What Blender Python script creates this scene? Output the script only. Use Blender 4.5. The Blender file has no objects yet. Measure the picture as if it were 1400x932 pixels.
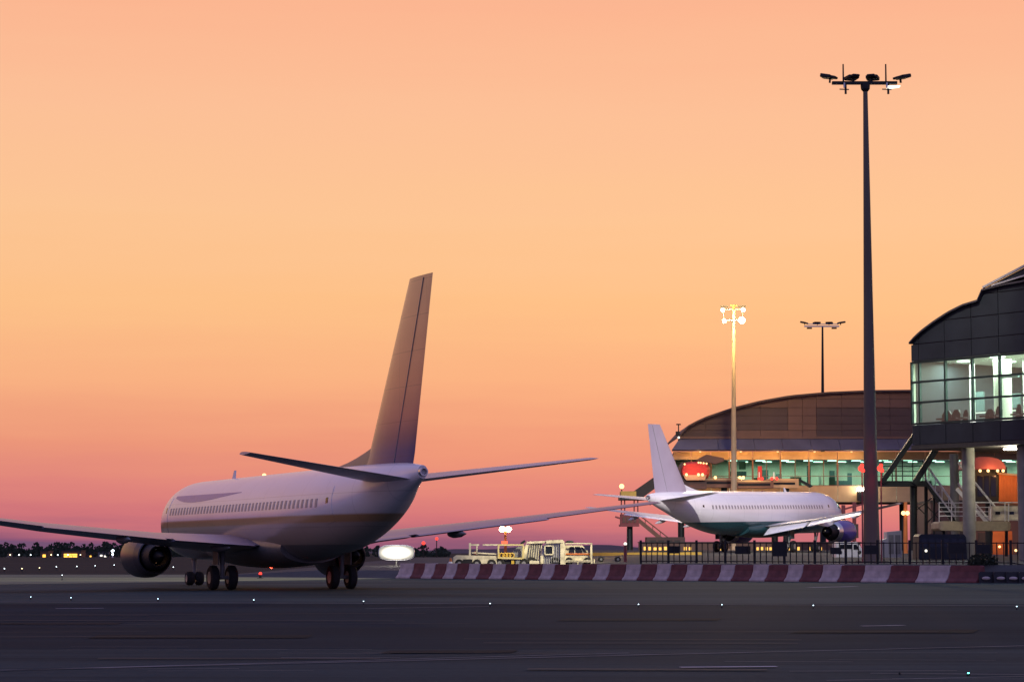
import bpy, math, random
import numpy as np
from mathutils import Vector, Matrix
random.seed(7)
sc = bpy.context.scene
COL = sc.collection
R = math.radians
# ------------------------------------------------------------------ camera
F = 3200.0                      # focal length in photograph pixels (1400 wide)
HZ = 755.0                      # row of the horizon
CAMZ = 1.7
PITCH = math.atan((HZ - 466.0) / F)
cam = bpy.data.cameras.new('camera')
cam.sensor_width = 36.0
cam.lens = F / 1400.0 * 36.0
cam.clip_start = 0.5
cam.clip_end = 30000.0
camo = bpy.data.objects.new('camera', cam)
COL.objects.link(camo)
camo.location = (0, 0, CAMZ)
camo.rotation_euler = (math.pi / 2 + PITCH, 0, 0)
sc.camera = camo
sc.view_settings.view_transform = 'Standard'
sc.view_settings.look = 'None'
sc.view_settings.exposure = 0.0
sc.view_settings.gamma = 1.0
sc.view_settings.use_curve_mapping = False
sc.cycles.use_denoising = True
sc.cycles.max_bounces = 6
sc.cycles.transparent_max_bounces = 12
sc.cycles.sample_clamp_indirect = 4.0
sc.cycles.caustics_reflective = False
sc.cycles.caustics_refractive = False


def lin(c):
    return tuple((v / 255 / 12.92) if v / 255 <= 0.04045 else ((v / 255 + 0.055) / 1.055) ** 2.4 for v in c)


# ------------------------------------------------------------------ world
SUN_EL, SUN_AZ = 1.0, 8.0       # the sun stands just on the horizon ahead, a little to the right
w = bpy.data.worlds.new('World')
sc.world = w
w.use_nodes = True
nt = w.node_tree
nt.nodes.clear()
N = nt.nodes.new
L = nt.links.new
tc = N('ShaderNodeTexCoord')
sep = N('ShaderNodeSeparateXYZ')
L(tc.outputs['Generated'], sep.inputs[0])


def mth(op, a, b=None, c=None):
    n = N('ShaderNodeMath')
    n.operation = op
    for i, v in enumerate((a, b, c)):
        if v is None:
            continue
        if hasattr(v, 'links'):
            L(v, n.inputs[i])
        else:
            n.inputs[i].default_value = v
    return n.outputs[0]


# thin streaks of haze near the horizon: noise stretched along it
mp = N('ShaderNodeMapping')
mp.inputs['Scale'].default_value = (2.2, 2.2, 60.0)
L(tc.outputs['Generated'], mp.inputs[0])
nz = N('ShaderNodeTexNoise')
nz.inputs['Scale'].default_value = 2.0
nz.inputs['Detail'].default_value = 4.0
L(mp.outputs[0], nz.inputs['Vector'])
off = mth('MULTIPLY', mth('SUBTRACT', nz.outputs['Fac'], 0.5), 0.014)
mp2 = N('ShaderNodeMapping')
mp2.inputs['Scale'].default_value = (3.0, 3.0, 26.0)
L(tc.outputs['Generated'], mp2.inputs[0])
nz2 = N('ShaderNodeTexNoise')
nz2.inputs['Scale'].default_value = 2.4
nz2.inputs['Detail'].default_value = 6.0
nz2.inputs['Roughness'].default_value = 0.6
L(mp2.outputs[0], nz2.inputs['Vector'])
off = mth('ADD', off, mth('MULTIPLY', mth('SUBTRACT', nz2.outputs['Fac'], 0.5), 0.018))
zz = mth('ADD', sep.outputs['Z'], off)
zz = mth('ADD', zz, mth('MULTIPLY', sep.outputs['X'], 0.010))   # clearer and paler towards the right
zz = mth('MAXIMUM', mth('MINIMUM', zz, 1.0), 0.0)
pos = mth('POWER', zz, 0.5)


def ramp(stops):
    n = N('ShaderNodeValToRGB')
    e = n.color_ramp.elements
    while len(e) > 1:
        e.remove(e[-1])
    for i, (z, c) in enumerate(stops):
        p = math.sqrt(max(0.0, z))
        el = e[0] if i == 0 else e.new(p)
        el.position = p
        el.color = (*lin(c), 1)
    L(pos, n.inputs[0])
    return n.outputs[0]


def zy(y):
    return math.sin(math.atan((HZ - y) / F))


front = ramp([(0, (112, 82, 118)), (zy(748), (138, 86, 119)), (zy(735), (174, 101, 123)), (zy(712), (207, 116, 124)),
              (zy(665), (223, 132, 125)), (zy(610), (236, 150, 123)), (zy(530), (249, 176, 131)), (zy(420), (254, 193, 137)),
              (zy(300), (254, 198, 149)), (zy(150), (254, 193, 152)), (zy(0), (254, 183, 146)), (0.33, (226, 168, 158)),
              (0.46, (172, 152, 186)), (0.7, (134, 140, 202)), (1.0, (118, 134, 204))])
back = ramp([(0, (92, 98, 150)), (0.04, (118, 116, 176)), (0.12, (176, 152, 200)), (0.24, (174, 160, 214)),
             (0.45, (144, 148, 214)), (0.75, (126, 138, 206)), (1.0, (118, 134, 204))])
mr = N('ShaderNodeMapRange')
mr.interpolation_type = 'SMOOTHSTEP'
mr.inputs['From Min'].default_value = -0.75
mr.inputs['From Max'].default_value = 0.5
L(sep.outputs['Y'], mr.inputs['Value'])
mx = N('ShaderNodeMixRGB')
L(mr.outputs[0], mx.inputs[0])
L(back, mx.inputs[1])
L(front, mx.inputs[2])
bg = N('ShaderNodeBackground')
bg.inputs['Strength'].default_value = 0.97
L(mx.outputs[0], bg.inputs['Color'])
sky = N('ShaderNodeTexSky')
sky.sky_type = 'NISHITA'
sky.sun_disc = False
sky.sun_elevation = R(SUN_EL)
sky.sun_rotation = R(SUN_AZ)
bg2 = N('ShaderNodeBackground')
bg2.inputs['Strength'].default_value = 0.004
L(sky.outputs[0], bg2.inputs['Color'])
ad = N('ShaderNodeAddShader')
L(bg.outputs[0], ad.inputs[0])
L(bg2.outputs[0], ad.inputs[1])
wo = N('ShaderNodeOutputWorld')
L(ad.outputs[0], wo.inputs[0])

sun = bpy.data.lights.new('sun', 'SUN')
sun.energy = 0.12
sun.angle = R(0.5)
sun.color = (1.0, 0.62, 0.42)
suno = bpy.data.objects.new('sun', sun)
COL.objects.link(suno)
suno.rotation_euler = (R(90 - SUN_EL), 0, R(180 - SUN_AZ))

# ------------------------------------------------------------------ pixel helpers
CT, ST = math.cos(PITCH), math.sin(PITCH)


def ray(px, py):
    cx, cy = (px - 700.0) / F, (466.0 - py) / F
    return Vector((cx, CT - cy * ST, ST + cy * CT))


def at(px, py, D):
    d = ray(px, py)
    return Vector((0, 0, CAMZ)) + d * (D / d.y)


def gnd(px, py, z=0.0):
    d = ray(px, py)
    return Vector((0, 0, CAMZ)) + d * ((z - CAMZ) / d.z)


def lerp(a, b, t):
    return a + (b - a) * t


def interp(x, xs, ys):
    return float(np.interp(x, xs, ys))


# ------------------------------------------------------------------ materials
def mat(name, col, rough=0.6, metal=0.0, vary=0.12, scale=3.0, bump=0.0, spec=0.4, stretch=(1, 1, 1)):
    m = bpy.data.materials.new(name)
    m.use_nodes = True
    t = m.node_tree
    b = t.nodes['Principled BSDF']
    b.inputs['Roughness'].default_value = rough
    b.inputs['Metallic'].default_value = metal
    b.inputs['Specular IOR Level'].default_value = spec
    co = t.nodes.new('ShaderNodeTexCoord')
    ma = t.nodes.new('ShaderNodeMapping')
    ma.inputs['Scale'].default_value = stretch
    n = t.nodes.new('ShaderNodeTexNoise')
    n.inputs['Scale'].default_value = scale
    n.inputs['Detail'].default_value = 6
    r = t.nodes.new('ShaderNodeValToRGB')
    r.color_ramp.elements[0].position = 0.3
    r.color_ramp.elements[1].position = 0.72
    r.color_ramp.elements[0].color = (*[max(0, c * (1 - vary)) for c in col], 1)
    r.color_ramp.elements[1].color = (*[min(1, c * (1 + vary)) for c in col], 1)
    t.links.new(co.outputs['Object'], ma.inputs[0])
    t.links.new(ma.outputs[0], n.inputs['Vector'])
    t.links.new(n.outputs['Fac'], r.inputs[0])
    t.links.new(r.outputs[0], b.inputs['Base Color'])
    if bump:
        bp = t.nodes.new('ShaderNodeBump')
        bp.inputs['Strength'].default_value = bump
        bp.inputs['Distance'].default_value = 0.05
        t.links.new(n.outputs['Fac'], bp.inputs['Height'])
        t.links.new(bp.outputs[0], b.inputs['Normal'])
    return m


def paint(name, stops, rough=0.3, axis='Z', spec=0.5, dirt=0.1):
    """gloss paint whose colour is set out along one axis of the part: [(coordinate, colour, sharp)]"""
    m = bpy.data.materials.new(name)
    m.use_nodes = True
    t = m.node_tree
    b = t.nodes['Principled BSDF']
    b.inputs['Roughness'].default_value = rough
    b.inputs['Specular IOR Level'].default_value = spec
    b.inputs['Coat Weight'].default_value = 0.25
    b.inputs['Coat Roughness'].default_value = 0.15
    co = t.nodes.new('ShaderNodeTexCoord')
    s = t.nodes.new('ShaderNodeSeparateXYZ')
    t.links.new(co.outputs['Object'], s.inputs[0])
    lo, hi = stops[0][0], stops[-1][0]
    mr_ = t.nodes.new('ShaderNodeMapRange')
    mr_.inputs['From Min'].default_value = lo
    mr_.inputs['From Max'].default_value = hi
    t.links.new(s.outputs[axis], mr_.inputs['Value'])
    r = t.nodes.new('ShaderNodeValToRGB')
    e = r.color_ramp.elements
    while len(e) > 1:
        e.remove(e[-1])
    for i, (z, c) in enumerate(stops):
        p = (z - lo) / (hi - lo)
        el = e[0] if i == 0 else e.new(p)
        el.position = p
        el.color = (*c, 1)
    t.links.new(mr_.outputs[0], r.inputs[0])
    n = t.nodes.new('ShaderNodeTexNoise')
    n.inputs['Scale'].default_value = 0.9
    n.inputs['Detail'].default_value = 7
    ma = t.nodes.new('ShaderNodeMapping')
    ma.inputs['Scale'].default_value = (1, 0.5, 1.6)
    t.links.new(co.outputs['Object'], ma.inputs[0])
    t.links.new(ma.outputs[0], n.inputs['Vector'])
    mr2 = t.nodes.new('ShaderNodeMapRange')
    mr2.inputs['To Min'].default_value = 1 - dirt
    mr2.inputs['To Max'].default_value = 1 + dirt
    t.links.new(n.outputs['Fac'], mr2.inputs['Value'])
    # hairline skin joints every 2.7 m, and a few lengthwise ones
    def seam(out, step, wd):
        d_ = t.nodes.new('ShaderNodeMath')
        d_.operation = 'DIVIDE'
        t.links.new(out, d_.inputs[0])
        d_.inputs[1].default_value = step
        f_ = t.nodes.new('ShaderNodeMath')
        f_.operation = 'FRACT'
        t.links.new(d_.outputs[0], f_.inputs[0])
        l_ = t.nodes.new('ShaderNodeMath')
        l_.operation = 'LESS_THAN'
        t.links.new(f_.outputs[0], l_.inputs[0])
        l_.inputs[1].default_value = wd / step
        k_ = t.nodes.new('ShaderNodeMath')
        k_.operation = 'MULTIPLY_ADD'
        t.links.new(l_.outputs[0], k_.inputs[0])
        k_.inputs[1].default_value = -.22
        k_.inputs[2].default_value = 1.0
        return k_.outputs[0]
    pr_ = mr2.outputs[0]
    for o_, st_ in ((s.outputs['Y'], 2.7), (s.outputs['Z'], 1.37)):
        u_ = t.nodes.new('ShaderNodeMath')
        u_.operation = 'MULTIPLY'
        t.links.new(pr_, u_.inputs[0])
        t.links.new(seam(o_, st_, .03), u_.inputs[1])
        pr_ = u_.outputs[0]
    mul = t.nodes.new('ShaderNodeVectorMath')
    mul.operation = 'SCALE'
    t.links.new(r.outputs[0], mul.inputs[0])
    t.links.new(pr_, mul.inputs['Scale'])
    t.links.new(mul.outputs[0], b.inputs['Base Color'])
    return m


def emit(name, col, strength):
    m = bpy.data.materials.new(name)
    m.use_nodes = True
    t = m.node_tree
    t.nodes.clear()
    e = t.nodes.new('ShaderNodeEmission')
    e.inputs['Color'].default_value = (*col, 1)
    e.inputs['Strength'].default_value = strength
    o = t.nodes.new('ShaderNodeOutputMaterial')
    t.links.new(e.outputs[0], o.inputs[0])
    return m


def glass(name, tint, gloss=0.08):
    m = bpy.data.materials.new(name)
    m.use_nodes = True
    t = m.node_tree
    t.nodes.clear()
    tr = t.nodes.new('ShaderNodeBsdfTransparent')
    tr.inputs['Color'].default_value = (*tint, 1)
    gl = t.nodes.new('ShaderNodeBsdfGlossy')
    gl.inputs['Roughness'].default_value = 0.03
    lw = t.nodes.new('ShaderNodeLayerWeight')
    lw.inputs['Blend'].default_value = 0.35
    mu = t.nodes.new('ShaderNodeMath')
    mu.operation = 'MULTIPLY_ADD'
    t.links.new(lw.outputs['Fresnel'], mu.inputs[0])
    mu.inputs[1].default_value = 0.16
    mu.inputs[2].default_value = gloss * 0.3
    ms = t.nodes.new('ShaderNodeMixShader')
    t.links.new(mu.outputs[0], ms.inputs[0])
    t.links.new(tr.outputs[0], ms.inputs[1])
    t.links.new(gl.outputs[0], ms.inputs[2])
    o = t.nodes.new('ShaderNodeOutputMaterial')
    t.links.new(ms.outputs[0], o.inputs[0])
    return m


M = {}
M['steel'] = mat('galvanised steel', (0.16, 0.16, 0.15), 0.5, 0.5, 0.2, 2.0)
M['dark_steel'] = mat('dark painted steel', (0.014, 0.02, 0.02), 0.55, 0.2, 0.2, 3.0)
M['fence'] = mat('black fence paint', (0.012, 0.013, 0.014), 0.6, 0.1, 0.25, 5.0)
M['concrete'] = mat('column concrete', (0.23, 0.225, 0.19), 0.85, 0, 0.18, 1.2, 0.1)
M['clad'] = mat('charcoal cladding', (0.024, 0.03, 0.04), 0.6, 0.0, 0.2, 0.6, 0, .2)
M['mullion'] = mat('dark mullion', (0.02, 0.035, 0.035), 0.5, 0.3)
M['roof'] = mat('dark roof sheet', (0.055, 0.05, 0.062), 0.6, 0.1, 0.15, 0.8)
M['brown'] = mat('brown cladding', (0.18, 0.095, 0.065), 0.7, 0, 0.12, 0.5)
M['brown_dark'] = mat('dark brown cladding', (0.10, 0.06, 0.05), 0.7, 0, 0.12, 0.5)
M['brown_mid'] = mat('ochre brown frame', (0.14, 0.08, 0.058), 0.7, 0, 0.12, 0.5)
M['eave'] = mat('slate eave sheet', (0.11, 0.095, 0.12), 0.55, 0.1, 0.15, 0.5)
M['tan'] = mat('tan fascia', (0.42, 0.29, 0.16), 0.7, 0, 0.12, 0.8)
M['soffit'] = mat('dark soffit', (0.05, 0.045, 0.04), 0.8)
M['tyre'] = mat('rubber', (0.015, 0.015, 0.016), 0.85)
M['hub'] = mat('wheel hub', (0.3, 0.3, 0.3), 0.5, 0.5)
M['black'] = mat('black', (0.012, 0.012, 0.014), 0.6)
M['rail'] = mat('pale galvanised rail', (.62, .62, .6), .4, .1, .1)
M['silver'] = mat('polished metal', (0.62, 0.6, 0.58), 0.25, 0.9, 0.06)
M['greymetal'] = mat('grey wing metal', (0.42, 0.42, 0.45), 0.38, 0.2, 0.1, 0.8)
M['white'] = mat('white paint', (0.72, 0.72, 0.72), 0.4, 0, 0.06, 1.5)
M['cream'] = mat('cream paint', (0.60, 0.55, 0.40), 0.55, 0, 0.35, 2.2)
M['yellow'] = mat('yellow paint', (0.55, 0.36, 0.05), 0.5, 0, 0.12, 2.0)
M['paleyellow'] = mat('pale yellow paint', (.62, .52, .24), .5, 0, .12, 2.0)
M['orange'] = mat('orange panel', (0.48, 0.14, 0.03), 0.6, 0, 0.15, 1.0)
M['red'] = mat('red canopy', (0.5, 0.03, 0.02), 0.6, 0, 0.15, 1.0)
M['darkred'] = mat('dark red canopy', (0.22, 0.06, 0.06), 0.7, 0, 0.15, 1.0)
M['bar_red'] = mat('worn red plastic', (0.15, 0.04, 0.038), 0.6, 0, 0.3, 2.5, 0.1)
M['bar_white'] = mat('worn white plastic', (0.50, 0.40, 0.36), 0.6, 0, 0.22, 2.5, 0.1)
M['grey'] = mat('grey paint', (0.2, 0.2, 0.2), 0.6)
M['dkglass'] = mat('dark glass', (0.015, 0.018, 0.025), 0.08, 0, 0.05, 1, 0, 0.6)
M['glass'] = glass('terminal glass', (0.80, 0.92, 0.86))
M['glass2'] = glass('far terminal glass', (0.66, 0.80, 0.73))
M['cabglass'] = glass('cab glass', (0.55, 0.6, 0.58), 0.2)
M['room_wall'] = mat('room wall', (0.62, 0.66, 0.56), 0.8, 0, 0.15, 0.4)
M['room_dark'] = mat('room dark panel', (0.07, 0.12, 0.13), 0.7, 0, 0.2, 0.6)
M['room_floor'] = mat('room floor', (0.3, 0.27, 0.3), 0.5)
M['seat'] = mat('dark seat', (0.02, 0.02, 0.03), 0.7)
M['room_lamp'] = emit('room lamp', (0.92, 1.0, 0.88), 6.0)
M['room_lamp2'] = emit('far room lamp', (0.66, 1.0, 0.85), 6.0)
M['warm_lamp'] = emit('warm lamp', (1.0, 0.55, 0.22), 3.2)
M['white_lamp'] = emit('white lamp', (1.0, 0.9, 0.72), 40.0)
M['mast_lamp'] = emit('lit floodlight lens', (1.0, 0.86, 0.55), 60.0)
M['apron_lens'] = emit('apron flood lens', (1.0, 0.95, 0.85), 12.0)
M['red_lamp'] = emit('red lamp', (1.0, 0.05, 0.035), 2.4)
M['amber_win'] = emit('amber lit window', (1.0, 0.55, 0.12), 1.6)
M['orange_win'] = emit('orange lit window', (1.0, 0.5, 0.08), 2.2)
M['blue_lamp'] = emit('blue white lamp', (0.6, 0.86, 1.0), 9.0)
M['green_lamp'] = emit('green lamp', (0.1, 1.0, 0.7), 12.0)
M['blob_lens'] = emit('white blob lens', (1.0, 0.93, 0.8), 1.5)  # made-up panel's lens; glow fades to the rim for a soft edge
_t = M['blob_lens'].node_tree
_c = _t.nodes.new('ShaderNodeTexCoord')
_m = _t.nodes.new('ShaderNodeMapping')
_m.inputs['Location'].default_value = (0, 0, -1.7 / .6)
_m.inputs['Scale'].default_value = (1 / 1.42, 0, 1 / .6)
_l = _t.nodes.new('ShaderNodeVectorMath')
_l.operation = 'LENGTH'
_r = _t.nodes.new('ShaderNodeMapRange')
_r.interpolation_type = 'SMOOTHSTEP'
_r.inputs['From Min'].default_value = .6
_r.inputs['From Max'].default_value = 1.0
_r.inputs['To Min'].default_value = 1.7
_r.inputs['To Max'].default_value = .5
_t.links.new(_c.outputs['Object'], _m.inputs[0])
_t.links.new(_m.outputs[0], _l.inputs[0])
_t.links.new(_l.outputs['Value'], _r.inputs['Value'])
_t.links.new(_r.outputs[0], _t.nodes['Emission'].inputs['Strength'])
M['hood_lamp'] = emit('soft white light', (1.0, 0.92, 0.78), 1.9)
M['line'] = mat('worn white marking and glint', (0.34, 0.34, 0.36), 0.8, 0, 0.35, 1.5)
M['fadedline'] = mat('faded marking and pale streak', (0.17, 0.18, 0.19), 0.85, 0, 0.4, 1.0)
M['leaf'] = mat('dark foliage', (0.035, 0.05, 0.03), 0.9, 0, 0.4, 0.5)


# ------------------------------------------------------------------ mesh builder
class MB:
    def __init__(self):
        self.v, self.f = [], []

    def add(self, vs, fs):
        b = len(self.v)
        self.v += [tuple(p) for p in vs]
        self.f += [tuple(i + b for i in q) for q in fs]
        return self

    def box(self, c, s, rz=0.0):
        hx, hy, hz = s[0] / 2, s[1] / 2, s[2] / 2
        ca, sa = math.cos(rz), math.sin(rz)
        vs = []
        for z in (-hz, hz):
            for x, y in ((-hx, -hy), (hx, -hy), (hx, hy), (-hx, hy)):
                vs.append((c[0] + x * ca - y * sa, c[1] + x * sa + y * ca, c[2] + z))
        return self.add(vs, [(3, 2, 1, 0), (4, 5, 6, 7), (0, 1, 5, 4), (1, 2, 6, 5), (2, 3, 7, 6), (3, 0, 4, 7)])

    def span(self, a, b):
        return self.box([(p + q) / 2 for p, q in zip(a, b)], [abs(q - p) for p, q in zip(a, b)])

    def ring(self, p, d, r, n):
        d = Vector(d).normalized()
        u = d.orthogonal().normalized() if abs(d.z) < 0.999 else Vector((1, 0, 0))
        if abs(d.z) < 0.999:
            u = Vector((0, 0, 1)).cross(d).normalized()
        w_ = d.cross(u)
        return [Vector(p) + (u * math.cos(2 * math.pi * i / n) + w_ * math.sin(2 * math.pi * i / n)) * r for i in range(n)]

    def loft(self, rings, cap=True, closed=True):
        n = len(rings[0])
        vs = [p for r_ in rings for p in r_]
        fs = []
        for k in range(len(rings) - 1):
            for i in range(n if closed else n - 1):
                j = (i + 1) % n
                fs.append((k * n + i, k * n + j, (k + 1) * n + j, (k + 1) * n + i))
        if cap:
            fs.append(tuple(reversed(range(n))))
            fs.append(tuple(range((len(rings) - 1) * n, len(rings) * n)))
        return self.add(vs, fs)

    def tube(self, a, b, r0, r1=None, n=10):
        r1 = r0 if r1 is None else r1
        a, b = Vector(a), Vector(b)
        return self.loft([self.ring(a, b - a, r0, n), self.ring(b, b - a, r1, n)])

    def bar(self, a, b, wd, ht):
        a, b = Vector(a), Vector(b)
        d = (b - a).normalized()
        s = Vector((0, 0, 1)).cross(d)
        s = Vector((1, 0, 0)) if s.length < 1e-4 else s.normalized()
        u = d.cross(s)
        q = lambda p: [p - s * wd / 2 - u * ht / 2, p + s * wd / 2 - u * ht / 2, p + s * wd / 2 + u * ht / 2, p - s * wd / 2 + u * ht / 2]
        return self.loft([q(a), q(b)])

    def lathe(self, c, axis, prof, n=24, cap=False):
        """prof: (distance along axis, radius)"""
        c, axis = Vector(c), Vector(axis).normalized()
        return self.loft([self.ring(c + axis * t, axis, max(r_, 1e-3), n) for t, r_ in prof], cap)

    def prism(self, pts, vec):
        """polygon pts (3D, in order) pushed along vec"""
        pts = [Vector(p) for p in pts]
        return self.loft([pts, [p + Vector(vec) for p in pts]])

    def ball(self, c, r, n=10, m=6, sz=(1, 1, 1)):
        rings = []
        for k in range(m + 1):
            a = math.pi * k / m
            rr = max(math.sin(a), 0.01)
            rings.append([Vector((c[0] + r * sz[0] * rr * math.cos(2 * math.pi * i / n), c[1] + r * sz[1] * rr * math.sin(2 * math.pi * i / n), c[2] - r * sz[2] * math.cos(a))) for i in range(n)])
        return self.loft(rings)

    def mesh(self, name, m, smooth=False):
        me = bpy.data.meshes.new(name)
        me.from_pydata(self.v, [], self.f)
        me.update()
        import bmesh
        bm = bmesh.new()
        bm.from_mesh(me)
        bmesh.ops.recalc_face_normals(bm, faces=bm.faces)
        bm.to_mesh(me)
        bm.free()
        me.materials.append(m)
        if smooth:
            me.polygons.foreach_set('use_smooth', [True] * len(me.polygons))
            try:
                me.set_sharp_from_angle(angle=R(40))
            except Exception:
                pass
        return me

    def build(self, name, m, parent=None, smooth=False, loc=None, rz=0.0):
        return place(self.mesh(name, m, smooth), name, parent, loc, rz)


def place(me, name, parent=None, loc=None, rz=0.0):
    o = bpy.data.objects.new(name, me)
    COL.objects.link(o)
    if parent is not None:
        o.parent = parent
    if loc is not None:
        o.location = loc
    o.rotation_euler.z = rz
    return o


def tag(o, label, cat, group=None, kind=None):
    o['label'] = label
    o['category'] = cat
    if group:
        o['group'] = group
    if kind:
        o['kind'] = kind
    return o


def thing(name, label, cat, loc=(0, 0, 0), rz=0.0, group=None):
    o = bpy.data.objects.new(name, None)
    o.empty_display_size = 0.5
    COL.objects.link(o)
    o.location = loc
    o.rotation_euler = (0, 0, rz)
    return tag(o, label, cat, group)


def copy_tree(o, parent=None):
    c = o.copy()
    COL.objects.link(c)
    if parent is not None:
        c.parent = parent
    for ch in list(o.children):
        copy_tree(ch, c)
    return c


def struct(o):
    o['kind'] = 'structure'
    return o


def lamp(name, loc, energy, col, radius=0.15, kind='POINT', target=None, angle=90, blend=0.5, parent=None):
    l = bpy.data.lights.new(name, kind)
    l.energy = energy
    l.color = col
    l.shadow_soft_size = radius
    if kind == 'SPOT':
        l.spot_size = R(angle)
        l.spot_blend = blend
    o = bpy.data.objects.new(name, l)
    COL.objects.link(o)
    o.location = loc
    if target is not None:
        o.rotation_euler = (Vector(target) - Vector(loc)).to_track_quat('-Z', 'Y').to_euler()
    if parent is not None:
        o.parent = parent
        o.matrix_parent_inverse = Matrix.Translation(parent.location).inverted() if parent.rotation_euler.z == 0 else parent.matrix_basis.inverted()
    return o


# ------------------------------------------------------------------ ground
def barline(X):
    """depth of the red and white barrier at lateral place X"""
    return interp(X, [-60, -8.5, 0, 8, 16, 22, 27, 45, 200], [196, 157, 150, 144, 138.5, 134.5, 131.5, 126, 120])


def apron_z(X, D):
    f = barline(X)
    z = interp(D, [f + 0.6, f + 2.2, 200, 255, 330, 372], [0, 1.0, 1.5, 1.95, 2.0, -0.05])
    return z * interp(X, [-22, -13, 2.5, 8.5], [0, .5, .5, 1])


def sheet(name, pts, z, m):
    b = MB()
    b.add([(p[0], p[1], z) for p in pts], [tuple(range(len(pts)))])
    return struct(b.build(name, m))


def ground_mat(name, c1, c2, sx, sy, patches=0.5, bump=0.15):
    m = bpy.data.materials.new(name)
    m.use_nodes = True
    t = m.node_tree
    b = t.nodes['Principled BSDF']
    b.inputs['Roughness'].default_value = 0.85
    b.inputs['Specular IOR Level'].default_value = 0.02
    co = t.nodes.new('ShaderNodeTexCoord')
    ma = t.nodes.new('ShaderNodeMapping')
    ma.inputs['Scale'].default_value = (sx, sy, 1)
    t.links.new(co.outputs['Object'], ma.inputs[0])
    n = t.nodes.new('ShaderNodeTexNoise')
    n.inputs['Scale'].default_value = 1.0
    n.inputs['Detail'].default_value = 8
    n.inputs['Roughness'].default_value = 0.65
    t.links.new(ma.outputs[0], n.inputs['Vector'])
    n2 = t.nodes.new('ShaderNodeTexNoise')
    n2.inputs['Scale'].default_value = 6.0
    n2.inputs['Detail'].default_value = 8
    t.links.new(co.outputs['Object'], n2.inputs['Vector'])
    # long bands of wear and narrow streaks along the taxiway
    def streak(sx_, sy_, rough):
        m2 = t.nodes.new('ShaderNodeMapping')
        m2.inputs['Scale'].default_value = (sx_, sy_, 1)
        t.links.new(co.outputs['Object'], m2.inputs[0])
        k = t.nodes.new('ShaderNodeTexNoise')
        k.inputs['Scale'].default_value = 1.0
        k.inputs['Detail'].default_value = 6
        k.inputs['Roughness'].default_value = rough
        t.links.new(m2.outputs[0], k.inputs['Vector'])
        return k.outputs['Fac']

    def madd(a, k, c):
        q_ = t.nodes.new('ShaderNodeMath')
        q_.operation = 'MULTIPLY_ADD'
        t.links.new(a, q_.inputs[0])
        q_.inputs[1].default_value = k
        if hasattr(c, 'links'):
            t.links.new(c, q_.inputs[2])
        else:
            q_.inputs[2].default_value = c
        return q_
    mi = madd(n2.outputs['Fac'], .25, madd(n.outputs['Fac'], .45, madd(streak(.006, .11, .5), .5, madd(streak(.02, 2.4, .7), .4, -.13).outputs[0]).outputs[0]).outputs[0])
    r = t.nodes.new('ShaderNodeValToRGB')
    r.color_ramp.elements[0].position = 0.45
    r.color_ramp.elements[1].position = 0.88
    r.color_ramp.elements[0].color = (*c1, 1)
    r.color_ramp.elements[1].color = (*c2, 1)
    t.links.new(mi.outputs[0], r.inputs[0])
    t.links.new(r.outputs[0], b.inputs['Base Color'])
    bp = t.nodes.new('ShaderNodeBump')
    bp.inputs['Strength'].default_value = bump
    bp.inputs['Distance'].default_value = 0.02
    t.links.new(n2.outputs['Fac'], bp.inputs['Height'])
    t.links.new(bp.outputs[0], b.inputs['Normal'])
    return m


M['g_far'] = ground_mat('dark far grass', (0.016, 0.022, 0.022), (0.038, 0.046, 0.044), 0.02, 0.01)
M['g_asph'] = ground_mat('navy asphalt', (0.004, 0.013, 0.021), (0.018, 0.040, 0.052), 0.05, 0.45)
M['g_conc'] = ground_mat('brown grey concrete', (0.022, 0.036, 0.036), (0.078, 0.104, 0.094), 0.06, 0.25)
M['g_near'] = ground_mat('near grey asphalt', (0.010, 0.022, 0.027), (0.045, 0.072, 0.078), 0.08, 0.8)
M['g_lit_strip'] = ground_mat('pavement with floodlight in colour', (0.15, 0.16, 0.10), (0.26, 0.27, 0.17), 0.02, 0.12)
M['g_apron'] = ground_mat('apron concrete', (0.07, 0.068, 0.062), (0.12, 0.115, 0.105), 0.06, 0.06)

S = 9000
sheet('ground', [(-S, -300), (S, -300), (S, 14000), (-S, 14000)], -0.004, M['g_far'])
q = lambda x, y: gnd(x, y)
sheet('runway_shoulder', [(-400, -60), (400, -60), (400, 43), (-400, 40.5)], 0.0, M['g_near'])
sheet('taxiway', [(-400, 40.5), (400, 43), (400, 79), (-400, 76.5)], 0.004, M['g_asph'])
sheet('taxiway_shoulder', [(-400, 76.5), (400, 79), (400, 127), (27, 131.5), (-8, 157), (-10, 150), (-30, 122), (-400, 120)], 0.008, M['g_conc'])
sheet('floodlit_strip', [(-400, 120), (-30, 122), (-10, 150), (-8, 157), (-20, 182), (-400, 182)], 0.0105, M['g_lit_strip'])  # pavement strip; the floodlight on it is put into its pale colour
# apron: a gently rising terrace behind the barrier
b = MB()
xs = [-22, -13] + [-8 + 3.5 * i for i in range(14)] + [50, 70, 100, 140, 200]
nr = 10
for X in xs:
    f = barline(X)
    for D in (f + 0.6, f + 1.4, f + 2.2, 175 if f < 170 else f + 5, 200 if f < 190 else f + 8, 225, 255, 290, 330, 372):
        b.v.append((X, D, apron_z(X, D) + 0.006))
for i in range(len(xs) - 1):
    for k in range(nr - 1):
        b.f.append((i * nr + k, i * nr + k + 1, (i + 1) * nr + k + 1, (i + 1) * nr + k))
struct(b.build('apron', M['g_apron'], smooth=False))
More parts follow.
